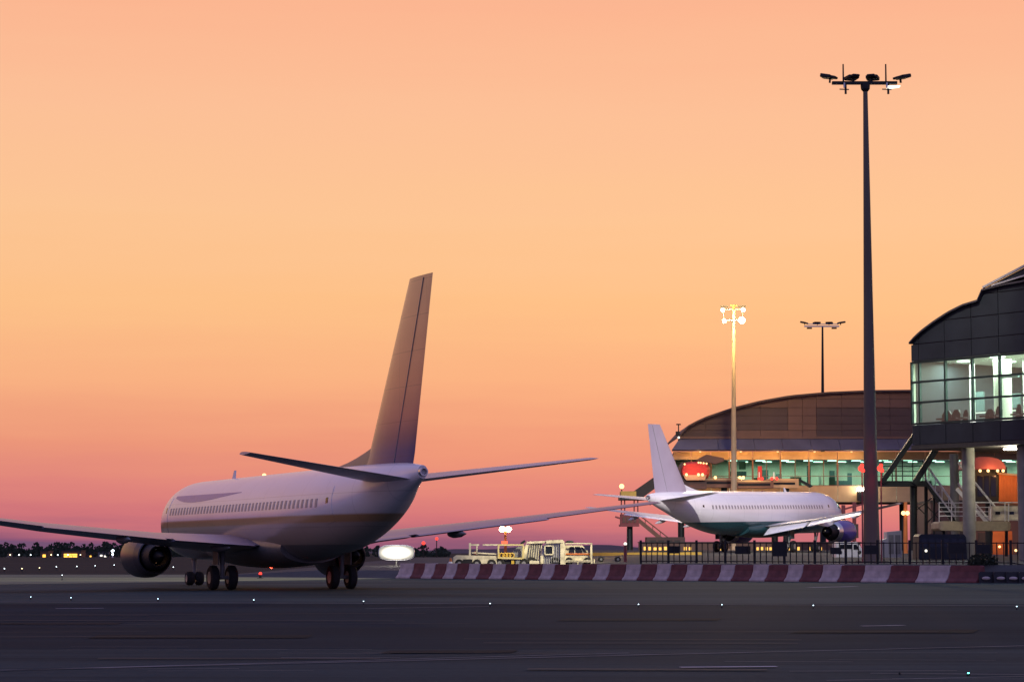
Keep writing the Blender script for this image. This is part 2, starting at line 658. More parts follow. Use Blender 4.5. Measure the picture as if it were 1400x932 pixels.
# low far ridge that closes the horizon
b = MB()
top, bot = [], []
for i in range(161):
    X = -2600 + 5200 * i / 160
    h = 9 + 6 * math.sin(X * 0.0031 + 1) + 3.5 * math.sin(X * 0.011) + 2 * math.sin(X * 0.037)
    h *= interp(X, [-2600, -200, 300, 2600], [1.1, 0.8, 1.0, 1.2])
    bot.append((X, 5200, -2))
    top.append((X, 5400, max(4, h) + 1))
back_ = [(p[0], 5900, -2) for p in top]
b.loft([bot, top, back_], cap=False, closed=False)
M['ridge'] = mat('far ridge', (0.045, 0.04, 0.06), 0.95, 0, 0.2, 0.004)
struct(b.build('hills', M['ridge'], smooth=True))


def groundline(name, p0, p1, wd, m, z=0.016):
    a, c = Vector(p0), Vector(p1)
    d = (c - a).to_2d().normalized()
    s = Vector((-d.y, d.x)) * wd / 2
    b_ = MB()
    n_ = 6
    vs, fs = [], []
    for i in range(n_ + 1):
        p = a.lerp(c, i / n_)
        vs += [(p.x + s.x, p.y + s.y, z), (p.x - s.x, p.y - s.y, z)]
    for i in range(n_):
        fs.append((2 * i, 2 * i + 1, 2 * i + 3, 2 * i + 2))
    b_.add(vs, fs)
    return struct(b_.build(name, m))


groundline('marking_and_glint', gnd(-300, 924), gnd(1700, 876), 0.09, M['fadedline'])
groundline('marking_and_glint', gnd(0, 917), gnd(860, 893), 0.07, M['fadedline'])
groundline('marking_and_glint', gnd(930, 913), gnd(1062, 912), 0.20, M['line'], 0.019)  # reflected light drawn as a bright dash on the asphalt
groundline('marking_and_glint', gnd(1178, 856), gnd(1236, 855), 0.22, M['line'])
groundline('marking_and_glint', gnd(1106, 803), gnd(1170, 801.5), 0.5, M['line'])
groundline('marking_and_glint', gnd(76, 832), gnd(142, 831.5), 0.28, M['line'])  # trail of a moving light drawn as a white ground line
groundline('marking_and_glint', gnd(500, 832), gnd(672, 829), 0.15, M['fadedline'])
groundline('marking_and_glint', gnd(-200, 822), gnd(1600, 829), 0.3, M['fadedline'])
groundline('marking_and_glint', gnd(1190, 921), gnd(1420, 923), 0.06, M['fadedline'])
groundline('marking_and_glint', gnd(1130, 931), gnd(1420, 925), 0.05, M['fadedline'])


# pale streaks, joints and patches in the near asphalt
rl_ = random.Random(31)
M['tar'] = mat('dark tar joint', (.012, .015, .017), .8, 0, .3, 1.0)
for k in range(16):
    y = 884 + 47 * rl_.random()
    x0 = rl_.uniform(-50, 1250)
    ln_ = rl_.uniform(60, 320)
    groundline('marking_and_glint', gnd(x0, y), gnd(x0 + ln_, y + rl_.uniform(-1.2, 1.0)), rl_.uniform(.02, .05), M['fadedline'], .017 + k * .0004)
for k in range(12):
    y = 838 + 80 * rl_.random()
    x0 = rl_.uniform(-200, 1000)
    groundline('tar_joint', gnd(x0, y), gnd(x0 + rl_.uniform(200, 700), y + rl_.uniform(-3, 2)), rl_.uniform(.05, .22), M['tar'], .0235 + k * .0004)
M['patch'] = ground_mat('asphalt patch', (.010, .014, .016), (.03, .036, .036), .3, .3)
for k, (x0, x1, y0, y1) in enumerate(((120, 420, 868, 873), (760, 980, 845, 849), (1080, 1330, 861, 866), (520, 700, 889, 893), (-50, 160, 851, 854))):
    sheet('asphalt_patch', [gnd(x0, y1), gnd(x1, y1 - .5), gnd(x1 + 8, y0), gnd(x0 + 14, y0 + .4)], .0135 + k * .0003, M['patch'])

# ------------------------------------------------------------------ facades
class Facade:
    """a wall plane: origin o (ground), heading rz of its length axis; u along, y inward, z up"""

    def __init__(self, o, rz):
        self.o, self.rz = Vector(o), rz
        self.U = Vector((math.cos(rz), math.sin(rz), 0))
        self.I = Vector((-math.sin(rz), math.cos(rz), 0))

    def uz(self, px, py, inn=0.0):
        d = ray(px, py)
        c = Vector((0, 0, CAMZ))
        t = ((self.o + self.I * inn - c).dot(self.I)) / d.dot(self.I)
        p = c + d * t - self.o
        return p.dot(self.U), p.z


def cell(b, u0, u1, z0, z1, y0, y1, prof, n=6, gap=0.03):
    """a panel between u0..u1 and z0..z1, its top cut by the roof line prof(u); nothing if it lies above"""
    u0, u1, z0, z1 = u0 + gap, u1 - gap, z0 + gap, z1 - gap
    us = [lerp(u0, u1, i / n) for i in range(n + 1)]
    tops = [min(z1, prof(u) - gap) for u in us]
    if max(tops) <= z0 + 0.05:
        return False
    pts = [(u, max(t, z0 + 0.001)) for u, t in zip(us, tops)]
    k0 = 0
    while k0 < n and tops[k0 + 1] <= z0:
        k0 += 1
    pts = pts[k0:]
    k1 = len(pts)
    while k1 > 2 and pts[k1 - 2][1] <= z0 + 0.01:
        k1 -= 1
    pts = pts[:k1]
    if all(abs(p[1] - z1) < 1e-6 for p in pts):
        pts = [pts[0], pts[-1]]
    poly = [(pts[0][0], y0, z0 - 0.0005), (pts[-1][0], y0, z0 - 0.0005)] + [(u, y0, z) for u, z in reversed(pts)]
    b.prism(poly, (0, y1 - y0, 0))
    return True

# ------------------------------------------------------------------ airliner
def crom(xs, ys, x):
    """smooth interpolation through the stations (Catmull-Rom on uneven knots)"""
    k = int(np.clip(np.searchsorted(xs, x) - 1, 0, len(xs) - 2))
    x0, x1 = xs[k], xs[k + 1]
    t = (x - x0) / (x1 - x0)
    m0 = (ys[k + 1] - ys[k - 1]) / (x1 - xs[k - 1]) if k > 0 else (ys[1] - ys[0]) / (x1 - x0) * 1.4
    m1 = (ys[k + 2] - ys[k]) / (xs[k + 2] - x0) if k + 2 < len(xs) else (ys[k + 1] - ys[k]) / (x1 - x0)
    if ys[k] == ys[k + 1]:
        m0 = m1 = 0
    h = x1 - x0
    return ys[k] * (2 * t**3 - 3 * t**2 + 1) + m0 * h * (t**3 - 2 * t**2 + t) + ys[k + 1] * (3 * t**2 - 2 * t**3) + m1 * h * (t**3 - t**2)


class Jet:
    NA = 48

    def __init__(s, P):
        s.P = P
        s.sx = [a[0] for a in P['fus']]
        k = s.sx
        s.st = sorted(set([round(v, 3) for v in list(np.linspace(0, 0.6, 5)) + list(np.linspace(0.8, 6, 12)) + list(np.linspace(7, 24, 10)) + list(np.linspace(25, k[-1], 18))]))
        s.rows = [[max(0.02, crom(k, [a[1] for a in P['fus']], v)), max(0.02, crom(k, [a[2] for a in P['fus']], v)), crom(k, [a[3] for a in P['fus']], v)] for v in s.st]

    def sec(s, v):
        return [float(np.interp(v, s.st, [r_[i] for r_ in s.rows])) for i in range(3)]

    def pt(s, v, a, off=0.0):
        """point on the skin at station v; a: 0 = starboard side, 90 = top, 180 = port"""
        w_, h_, zc = s.sec(v)
        ca, sa = math.cos(R(a)), math.sin(R(a))
        return Vector(((w_ + off) * ca, s.P['mg'] - v, s.P['zc'] + zc + (h_ + off) * sa))

    def patch(s, b_, v0, v1, a0, a1, off=0.02, nv=1, na=2, a0e=None, a1e=None):
        a0e = a0 if a0e is None else a0e
        a1e = a1 if a1e is None else a1e
        vs, fs = [], []
        for o_ in (-0.03, off):
            for i in range(nv + 1):
                for j in range(na + 1):
                    t = i / nv
                    vs.append(s.pt(lerp(v0, v1, t), lerp(lerp(a0, a0e, t), lerp(a1, a1e, t), j / na), o_))
        n = (nv + 1) * (na + 1)
        id_ = lambda l, i, j: l * n + i * (na + 1) + j
        for i in range(nv):
            for j in range(na):
                fs.append((id_(1, i, j), id_(1, i, j + 1), id_(1, i + 1, j + 1), id_(1, i + 1, j)))
        for i in range(nv):
            fs.append((id_(0, i, 0), id_(1, i, 0), id_(1, i + 1, 0), id_(0, i + 1, 0)))
            fs.append((id_(0, i, na), id_(1, i, na), id_(1, i + 1, na), id_(0, i + 1, na)))
        for j in range(na):
            fs.append((id_(0, 0, j), id_(1, 0, j), id_(1, 0, j + 1), id_(0, 0, j + 1)))
            fs.append((id_(0, nv, j), id_(1, nv, j), id_(1, nv, j + 1), id_(0, nv, j + 1)))
        return b_.add(vs, fs)

    def zang(s, v, z):
        """skin angle (starboard) of waterline z at station v"""
        w_, h_, zc = s.sec(v)
        return math.degrees(math.asin(max(-1, min(1, (z - s.P['zc'] - zc) / h_))))


def airfoil(n=9):
    xs_ = [(1 - math.cos(math.pi * i / n)) / 2 for i in range(n + 1)]
    yt = lambda x: 5 * (0.2969 * math.sqrt(x) - 0.126 * x - 0.3516 * x**2 + 0.2843 * x**3 - 0.1015 * x**4)
    up = [(x, yt(x)) for x in xs_]
    lo = [(x, -0.75 * yt(x)) for x in reversed(xs_[1:-1])]
    return up + lo


AF = airfoil()


def wing(P, secs, side, cut=1.0):
    """secs: (span, station of leading edge, chord, z, thickness)"""
    rings = []
    for y, le, ch, z, th in secs:
        rings.append([Vector((side * y, P['mg'] - (le + x * ch), z + t * th * ch)) for x, t in AF])
    return rings


def build_jet(P, name, label, loc, rz):
    J = Jet(P)
    root = thing(name, label, 'airliner', loc, rz)
    mg = P['mg']
    # fuselage
    b_ = MB()
    rings = [[J.pt(v, 360 * i / J.NA) for i in range(J.NA)] for v in J.st]
    b_.loft(rings)
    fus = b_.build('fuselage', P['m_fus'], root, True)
    # belly fairing
    b_ = MB()
    rg = []
    for t in np.linspace(0, 1, 13):
        v = lerp(P['fair'][0], P['fair'][1], t)
        k = math.sin(math.pi * min(max(t, 0.02), 0.98)) ** 0.45
        w_, h_, zc = J.sec(v)
        rg.append([Vector(((w_ * 0.72 + 0.42 * k) * math.cos(a), mg - v, P['zc'] - h_ * 0.72 + (h_ * 0.28 + 0.36 * k) * math.sin(a))) for a in [2 * math.pi * i / 20 for i in range(20)]])
    b_.loft(rg)
    b_.build('belly_fairing', P['m_belly'], root, True)
    # tail fin, dorsal fillet, rudder line
    b_ = MB()
    rg = []
    for z, le, ch, th in P['fin']:
        rg.append([Vector((t * th * ch * (1 if i < 10 else 1 / 0.75), mg - (le + x * ch), z)) for i, (x, t) in enumerate(AF)])
    b_.loft(rg)
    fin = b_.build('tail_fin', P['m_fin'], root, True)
    b_ = MB()
    (z0, le0, c0, t0_), (z1, le1, c1, t1_) = P['fin'][0], P['fin'][-1]
    for sd in (-1, 1):
        b_.bar((sd * (0.27 * c0 * t0_ * 1.0 + 0.02), mg - (le0 + 0.7 * c0), z0), (sd * (0.27 * c1 * t1_ + 0.02), mg - (le1 + 0.68 * c1), z1 - 0.1), 0.035, 0.035)
    b_.build('rudder_hinge', M['grey'], fin)
    b_ = MB()
    d0 = P['dorsal']
    rg = []
    for t in np.linspace(0, 1, 7):
        v = lerp(d0[0], d0[1], t)
        w_, h_, zc = J.sec(v)
        zt = P['zc'] + zc + h_
        hh = 0.04 + d0[2] * t**1.8
        ww = 0.06 + 0.16 * t
        rg.append([Vector((x * ww, mg - v, zt - 0.1 + y * hh)) for x, y in ((-1, 0), (-0.6, 0.6), (0, 1.05), (0.6, 0.6), (1, 0))])
    b_.loft(rg)
    b_.build('dorsal_fillet', P['m_fin2'], root, True)
    # tailplanes
    for sd in (-1, 1):
        b_ = MB()
        b_.loft(wing(P, P['stab'], sd))
        b_.build('tailplane', P.get('m_tail', P['m_wing']), root, True)
    # wings
    for sd in (-1, 1):
        b_ = MB()
        WS = P['wing_port'] if sd < 0 and 'wing_port' in P else P['wing']
        b_.loft(wing(P, WS, sd))
        wg = b_.build('wing', P['m_wing'], root, True)
        # flap track fairings
        for fy in P['tracks']:
            le = np.interp(fy, [s_[0] for s_ in WS], [s_[1] for s_ in WS])
            ch = np.interp(fy, [s_[0] for s_ in WS], [s_[2] for s_ in WS])
            z = np.interp(fy, [s_[0] for s_ in WS], [s_[3] for s_ in WS])
            b_ = MB()
            ln = 2.6 * (ch / 4.5) ** 0.5
            y0 = mg - (le + ch * 0.62)
            b_.loft([b_.ring((sd * fy, y0 - ln * t, z - 0.22 - P['droop'] * t * 0.5), (0, -1, 0), r_, 10) for t, r_ in ((0, 0.03), (0.12, 0.13), (0.35, 0.2), (0.7, 0.16), (1.0, 0.02))])
            b_.build('flap_track_fairing', P['m_track'], wg, True)
        # flaps
        for f0, f1 in P['flaps']:
            b_ = MB()
            rg = []
            for fy in (f0, f1):
                le = np.interp(fy, [s_[0] for s_ in WS], [s_[1] for s_ in WS])
                ch = np.interp(fy, [s_[0] for s_ in WS], [s_[2] for s_ in WS])
                z = np.interp(fy, [s_[0] for s_ in WS], [s_[3] for s_ in WS])
                fc = 0.26 * ch + 0.25
                an = R(P['flapang'] * (.25 if sd < 0 else 1))
                hx, hz = le + ch * (0.86 if P['flapang'] else 0.8), z - 0.06
                rg.append([Vector((sd * fy, mg - (hx + x * fc * math.cos(an) + t * 0.3 * math.sin(an)), hz - x * fc * math.sin(an) + t * 0.16 * fc)) for x, t in AF])
            b_.loft(rg)
            b_.build('flap', P['m_flap'], wg, True)
        # tip light
        tip = WS[-1]
        b_ = MB()
        b_.ball((sd * (tip[0] + 0.02), mg - tip[1] - 0.3, tip[3]), 0.09, 8, 5)
        b_.build('navigation_light', M['dkglass'], wg)
    # engines
    for sd in (-1, 1):
        WS = P['wing_port'] if sd < 0 and 'wing_port' in P else P['wing']
        ex, ev, ez, er, el = P['eng']
        c = (sd * ex, mg - ev, ez)
        b_ = MB()
        b_.lathe(c, (0, -1, 0), [(0.5, er * 0.76), (0.18, er * 0.79), (0.03, er * 0.84), (0.0, er * 0.88), (0.06, er * 0.93), (0.3, er * 0.98), (el * 0.3, er), (el * 0.55, er * 0.985), (el * 0.72, er * 0.9), (el * 0.72, er * 0.86), (el * 0.5, er * 0.86)], 32)
        en = b_.build('engine', P['m_eng'], root, True)
        b_ = MB()
        b_.lathe(c, (0, -1, 0), [(el * 0.721, er * 0.915), (el * 0.86, er * 0.79), (el * 0.87, er * 0.74), (el * 0.7, er * 0.7)], 32)
        b_.build('reverser_ring', P.get('m_ring', M['silver']), en, True)
        b_ = MB()
        b_.lathe(c, (0, -1, 0), [(el * 0.6, er * 0.72), (el * 0.9, er * 0.62), (el * 1.1, er * 0.5), (el * 1.1, er * 0.44), (el * 0.9, er * 0.42)], 28)
        b_.lathe(c, (0, -1, 0), [(el * 0.9, er * 0.3), (el * 1.1, er * 0.24), (el * 1.28, 0.02)], 20)
        b_.build('exhaust_nozzle', M['black'], en, True)
        b_ = MB()
        b_.lathe(c, (0, -1, 0), [(0.28, 0.02), (0.45, er * 0.2), (0.75, er * 0.3)], 18)
        for k in range(22):
            a = 2 * math.pi * k / 22
            r0, r1 = er * 0.25, er * 0.77
            p = lambda r_, da, y: Vector((c[0] + r_ * math.cos(a + da), c[1] - y, c[2] + r_ * math.sin(a + da)))
            b_.add([p(r0, -0.08, 0.72), p(r0, 0.12, 0.58), p(r1, 0.1, 0.6), p(r1, -0.06, 0.74)], [(0, 1, 2, 3)])
        b_.build('fan', M['dark_steel'], en)
        b_ = MB()
        wz = float(np.interp(ex, [s_[0] for s_ in P['wing']], [s_[3] for s_ in WS]))
        wl = float(np.interp(ex, [s_[0] for s_ in P['wing']], [s_[1] for s_ in WS]))
        b_.prism([(sd * ex - 0.16, mg - ev - el * 0.25, ez + er * 0.96), (sd * ex - 0.16, mg - wl - 0.1, wz + 0.12), (sd * ex - 0.16, mg - wl - 3.6, wz - 0.15), (sd * ex - 0.16, mg - ev - el * 1.15, ez + er * 0.45), (sd * ex - 0.16, mg - ev - el * 0.72, ez + er * 0.6)], (0.32, 0, 0))
        b_.build('pylon', P['m_pylon'], en)
    # gear
    wz = P.get('gz', (0, 0))

    def gear(x, v, rad, gap_, z0, ztop):
        b2 = MB()
        y = mg - v
        b2.tube((x, y, ztop), (x, y, z0 + rad), 0.13, 0.1, 12)
        b2.tube((x - gap_ / 2 - 0.05, y, z0 + rad), (x + gap_ / 2 + 0.05, y, z0 + rad), 0.09, 0.09, 10)
        b2.bar((x, y + 0.9, ztop), (x, y + 0.05, z0 + rad + 0.45), 0.1, 0.1)
        g_ = b2.build('landing_gear', M['grey'], root)
        b2 = MB()
        b2.box((x * 1.0 + (0.3 if x > 0 else -0.3 if x < 0 else 0), y, (z0 + rad + ztop) / 2 + 0.25), (0.05, 0.9, (ztop - z0) * 0.45))
        if x:
            b2.build('gear_door', P['m_belly'], g_)
        for k in (-1, 1):
            b2 = MB()
            cx_ = x + k * gap_ / 2
            b2.lathe((cx_ - 0.2, y, z0 + rad), (1, 0, 0), [(0.02, rad * 0.5), (0.0, rad * 0.8), (0.06, rad * 0.96), (0.2, rad), (0.34, rad * 0.96), (0.4, rad * 0.8), (0.38, rad * 0.5)], 24)
            wh = b2.build('wheel', M['tyre'], g_, True)
            b2 = MB()
            b2.lathe((cx_ - 0.17, y, z0 + rad), (1, 0, 0), [(0.0, 0.02), (0.0, rad * 0.35), (-0.015, rad * 0.5), (0.1, rad * 0.52), (0.34, rad * 0.5), (0.34, 0.02)], 18)
            b2.build('rim', M['hub'], wh, True)

    for x in (-P['track'], P['track']):
        gear(x, mg, 0.56, 0.86, wz[0], P['zc'] - 1.1)
    gear(0, P['ng'], 0.36, 0.5, wz[1], P['zc'] - 1.4)
    # windows, doors, cockpit panes
    for sd in (0, 1):
        f = (lambda a: a) if sd == 0 else (lambda a: 180 - a)
        v = P['win'][0]
        while v < P['win'][1]:
            a = J.zang(v, P['winz'])
            da = math.degrees(0.18 / J.sec(v)[1])
            b_ = MB()
            J.patch(b_, v, v + 0.24, f(a - da), f(a + da), 0.012, 1, 2)
            b_.build('window', P['m_win'], root)
            v += 0.55
        for dv in P['doors']:
            a = J.zang(dv, P['winz'])
            b_ = MB()
            J.patch(b_, dv, dv + 0.85, f(a - 32), f(a + 22), 0.015, 1, 8)
            d_ = b_.build('door', P['m_fus'], root, True)
            b_ = MB()
            J.patch(b_, dv + 0.3, dv + 0.52, f(a - 2), f(a + 6), 0.025, 1, 2)
            b_.build('door_window', M['dkglass'], d_)
        for v0, v1, z0, z1 in P['cockpit']:
            b_ = MB()
            J.patch(b_, v0, v1, f(J.zang(v0, z0)), f(J.zang(v0, z1)), 0.015, 2, 3, f(J.zang(v1, z0 + 0.02)), f(J.zang(v1, z1 + 0.06)))
            b_.build('cockpit_window', M['dkglass'], root)
    for v, a, mm, r_ in P['beacons']:
        b_ = MB()
        p = J.pt(v, a, 0.02)
        b_.ball(p, r_, 10, 6, (1, 1, 0.8))
        b_.build('beacon', mm, root)
    # blade aerial, tail cone nozzle
    b_ = MB()
    zt = J.pt(11, 90).z
    b_.prism([(-0.03, mg - 11, zt - 0.05), (-0.03, mg - 11.5, zt - 0.05), (-0.03, mg - 11.6, zt + 0.4), (-0.03, mg - 11.4, zt + 0.4)], (0.06, 0, 0))
    b_.build('aerial', M['white'], root)
    b_ = MB()
    v = J.st[-1]
    e = J.pt(v, 0)
    w_, h_, zc = J.sec(v)
    b_.lathe((0, mg - v + 0.02, P['zc'] + zc), (0, -1, 0), [(0, w_ * 1.02), (0.18, w_ * 0.85), (0.18, w_ * 0.6), (-0.1, w_ * 0.55)], 16)
    b_.build('tail_exhaust', M['silver'], root, True)
    return root, J


fus737 = [(0, .02, .02, -.62), (.25, .42, .36, -.60), (.8, .82, .78, -.52), (1.6, 1.18, 1.16, -.38), (2.4, 1.42, 1.48, -.24), (3.4, 1.66, 1.78, -.09),
          (4.8, 1.82, 1.95, -.02), (6.5, 1.88, 2.0, 0), (24.5, 1.88, 2.0, 0), (27, 1.80, 1.89, .11), (29.5, 1.68, 1.74, .25), (32, 1.40, 1.47, .52), (34.5, .98, 1.07, .90), (36.5, .5, .58, 1.32), (38, .2, .26, 1.5)]
M['p_win'] = mat('window grey', (.24, .22, .25), 0.3)
M['t_win'] = mat('dull window', (.34, .31, .34), 0.4)
M['t_tail'] = mat('pale tailplane paint', (.62, .52, .52), .35, 0, .08, .8)
M['t_belly'] = mat('grey brown belly', (.13, .12, .115), .4)
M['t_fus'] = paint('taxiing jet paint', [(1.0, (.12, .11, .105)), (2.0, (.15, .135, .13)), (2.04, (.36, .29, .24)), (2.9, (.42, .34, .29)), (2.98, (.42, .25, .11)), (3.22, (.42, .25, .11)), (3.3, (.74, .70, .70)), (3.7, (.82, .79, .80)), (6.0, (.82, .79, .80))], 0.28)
M['t_fin_sky'] = paint('taxiing jet fin with sky colour', [(4.8, (.02, .045, .16)), (5.7, (.03, .05, .17)), (6.3, (.22, .10, .13)), (7.1, (.6, .24, .15)), (8.6, (.92, .44, .19)), (12.6, (.97, .60, .27))], 0.35)  # orange and mauve: sky seen through the moving fin, put into its colour
M['t_navy'] = mat('navy tail paint', (.03, .04, .10), 0.35)
M['t_blue'] = mat('blue livery band', (.16, .15, .42), 0.3)
M['t_wing'] = mat('wing paint', (.22, .20, .29), 0.3, 0.1, 0.1, 0.7)
M['t_eng'] = mat('dark nacelle', (.05, .045, .05), 0.35, 0, 0.1)
T737 = dict(fus=fus737, mg=19.6, ng=4.0, zc=3.32, fair=(11.5, 24.0),
            fin=[(4.9, 30.9, 5.9, .10), (5.6, 31.8, 5.3, .10), (12.5, 36.5, 2.55, .08)], dorsal=(25.5, 32.2, .75),
            stab=[(0.2, 33.3, 4.0, 4.55, .10), (7.17, 37.3, 1.5, 5.42, .09)],
            wing=[(1.0, 13.6, 7.9, 1.95, .13), (1.9, 14.1, 7.3, 2.05, .13), (5.8, 16.6, 4.35, 2.5, .12), (11.5, 19.9, 2.85, 3.25, .11), (17.0, 22.9, 1.55, 4.02, .10)],
            tracks=(3.2, 7.9), flaps=((2.0, 5.6), (6.0, 11.8)), flapang=0, droop=0.0, eng=(4.83, 11.9, 1.52, 1.03, 3.5), track=2.86,
            win=(5.9, 29.6), winz=3.75, doors=(4.6, 30.4), cockpit=((1.75, 2.35, 3.72, 4.15), (2.4, 3.0, 3.85, 4.32)),
            beacons=((16.5, 90, M['warm_lamp'], .10), (17.8, 270, M['red_lamp'], .12)),
            m_fus=M['t_fus'], m_fin=M['t_fin_sky'], m_fin2=M['t_navy'], m_wing=M['t_wing'], m_belly=M['t_belly'], m_track=M['grey'], m_flap=M['t_wing'],
            m_eng=M['t_eng'], m_pylon=M['grey'], m_win=M['t_win'], m_ring=M['t_eng'], m_tail=M['t_tail'],
            wing_port=[(1.0, 13.6, 7.9, 1.95, .14), (1.9, 14.1, 7.3, 2.03, .14), (5.8, 16.6, 4.6, 2.3, .14), (11.5, 19.9, 3.2, 2.78, .14), (17.0, 22.9, 1.7, 3.4, .13)])
HA = R(22.6)
ft = at(574, 380, 91.5)
back37 = 37.6 - 19.6
jet_loc = Vector((ft.x - back37 * math.sin(HA), ft.y + back37 * math.cos(HA), 0.012))
jet, JT = build_jet(T737, 'taxiing_airliner', 'large airliner with orange and navy tail fin on the taxiway before the striped barrier', jet_loc, HA)
# blue patch forward, port and starboard, and the gold cheat line's thin edge
for sd in (0, 1):
    f = (lambda a: a) if sd == 0 else (lambda a: 180 - a)
    b = MB()
    for v in np.arange(6.0, 18.0, 1.0):
        hb = lambda q: .36 * math.sin(math.pi * min(.98, max(.02, (q - 6) / 12.0)) ** .6)
        z0, z1 = [4.55 - .06 * (q - 6) / 12 for q in (v, v + 1)]
        JT.patch(b, v, v + 1.0, f(JT.zang(v, z0 - hb(v))), f(JT.zang(v, z0)), 0.008, 1, 3, f(JT.zang(v + 1, z1 - hb(v + 1))), f(JT.zang(v + 1, z1)))
    b.build('livery_band', M['t_blue'], jet, True)
lamp('beacon_light', jet_loc + Matrix.Rotation(HA, 3, 'Z') @ Vector((0, 1.8, 1.0)), 60, (1, .08, .04), .1)

# parked jet ---------------------------------------------------------
M['p_fus'] = paint('parked jet paint', [(1.5, (.02, .07, .085)), (2.95, (.02, .07, .085)), (3.0, (.74, .71, .75)), (6.2, (.76, .73, .77))], 0.25, dirt=0.05)
M['p_fin'] = mat('white fin paint', (.38, .33, .43), 0.3, 0, 0.05, 0.8)
M['p_wing'] = mat('parked wing paint', (.52, .50, .52), 0.35, 0.1, 0.1, 0.8)
M['p_flap'] = mat('flap paint', (.72, .70, .72), 0.35, 0, 0.06)
M['p_eng'] = mat('violet nacelle', (.075, .055, .24), 0.22, 0, 0.06)
M['p_belly'] = mat('teal belly', (.02, .065, .08), 0.3)
fus320 = [(0, .02, .02, -.50), (.25, .5, .48, -.48), (.8, .92, .92, -.42), (1.6, 1.32, 1.36, -.30), (2.4, 1.58, 1.66, -.19), (3.4, 1.80, 1.90, -.08),
          (4.8, 1.94, 2.04, -.02), (6.2, 1.975, 2.07, 0), (24.0, 1.975, 2.07, 0), (26.5, 1.9, 1.94, .13), (29, 1.68, 1.68, .38), (31.5, 1.32, 1.34, .70), (34, .86, .95, 1.05), (36, .5, .6, 1.3), (37.2, .22, .3, 1.45)]
P320 = dict(fus=fus320, mg=17.7, ng=5.1, zc=3.80, fair=(10.5, 21.5),
            fin=[(5.3, 29.8, 6.0, .10), (6.0, 30.5, 5.6, .10), (11.9, 35.0, 2.1, .09)], dorsal=(26.8, 30.8, .65),
            stab=[(0.2, 31.8, 4.1, 4.95, .10), (6.22, 35.3, 1.6, 5.6, .09)],
            wing=[(1.0, 11.2, 7.6, 2.35, .13), (2.0, 11.9, 6.9, 2.5, .13), (6.4, 14.6, 3.9, 3.0, .12), (11.5, 17.3, 2.7, 3.7, .11), (17.0, 20.3, 1.5, 4.5, .10)],
            tracks=(3.6, 6.9, 9.6, 12.2), flaps=((2.1, 6.2), (6.5, 12.9)), flapang=24, droop=0.7, eng=(5.75, 9.3, 1.88, 1.14, 3.9), track=3.8,
            win=(7.0, 29.0), winz=4.35, doors=(5.3, 29.6), cockpit=((1.75, 2.4, 4.15, 4.62), (2.45, 3.1, 4.2, 4.78)),
            beacons=((16.0, 90, M['darkred'], .1),),
            m_fus=M['p_fus'], m_fin=M['p_fin'], m_fin2=M['p_flap'], m_wing=M['p_wing'], m_belly=M['p_belly'], m_track=M['p_flap'], m_flap=M['p_flap'],
            m_eng=M['p_eng'], m_pylon=M['white'], m_win=M['p_win'])
HP = R(-35.0)
fp = at(896, 580, 213)
bk = 36.0 - 17.7
pl = Vector((fp.x - bk * math.sin(HP), fp.y + bk * math.cos(HP), 0))
pl.z = apron_z(pl.x, pl.y) + 0.01
TILT = R(1.0)
P320['gz'] = (0.0, -12.6 * math.tan(TILT) + apron_z(pl.x + 7, pl.y + 10) - apron_z(pl.x, pl.y))
pj, JP = build_jet(P320, 'parked_airliner', 'white airliner with dark teal belly and violet engines parked by the terminal', pl, HP)
pj.rotation_euler.x = TILT
# belly lamp glow is left to the masts

# ------------------------------------------------------------------ near terminal (right)
A0 = at(1247, 700, 165)
TA = Facade((A0.x, A0.y, 0), math.atan2(-8.0, 5.9))
tz0 = apron_z(A0.x + 10, A0.y)
ter = thing('terminal_building', 'glass fronted terminal wing on round columns with charcoal cladding and curved roof', 'building', (A0.x, A0.y, 0), TA.rz)
prof_px = [(1247, 470), (1255, 461), (1264, 453), (1280, 441), (1300, 428), (1320, 418), (1343, 411), (1344.5, 398), (1370, 391), (1400, 386), (1470, 366), (1600, 330)]
pr = [TA.uz(*p) for p in prof_px]
PU, PZ = [p[0] for p in pr], [p[1] for p in pr]
prof = lambda u: interp(u, PU, PZ)
mull = [TA.uz(px, 600)[0] for px in (1248, 1258.5, 1294, 1331, 1368.5)]
dm = mull[-1] - mull[-2]
U_END = mull[-1] + dm * 7
while mull[-1] < U_END - 0.1:
    mull.append(mull[-1] + dm)
zc_ = lambda y0, x0=1258: TA.uz(x0, y0)[1]
ZB, ZG0, ZG1, ZG2, ZG3 = zc_(608), zc_(579), zc_(550), zc_(522), zc_(495)
ZP = [ZG3, zc_(470), zc_(470) + 1.5, zc_(470) + 3.0, zc_(470) + 4.5, zc_(470) + 6.0, zc_(470) + 8]
# cladding panels, one by one
for i in range(len(mull) - 1):
    u0, u1 = mull[i], mull[i + 1]
    for z0, z1 in [(ZB, ZG0 - 0.08)] + [(ZP[k] + (0.1 if k == 0 else 0), ZP[k + 1]) for k in range(len(ZP) - 1)]:
        b = MB()
        if cell(b, u0, u1, z0, z1, -0.05, 0.06, prof):
            b.build('cladding_panel', M['clad'], ter)
    for z0, z1 in ((ZG0, ZG1), (ZG1, ZG2), (ZG2, ZG3)):
        b = MB()
        b.span((u0 + .06, 0.0, z0 + .06), (u1 - .06, 0.03, z1 - .06))
        b.build('pane', M['glass'], ter)
for u in mull:
    b = MB()
    b.span((u - .07, -.09, ZG0 - .05), (u + .07, .12, ZG3 + .05))
    b.build('mullion', M['mullion'], ter)
b = MB()
for z in (ZG0, ZG1, ZG2, ZG3):
    b.span((mull[0] + 0.08, -.075, z - .07), (mull[-1] - 0.08, .10, z + .07))
b.build('transom', M['mullion'], ter)
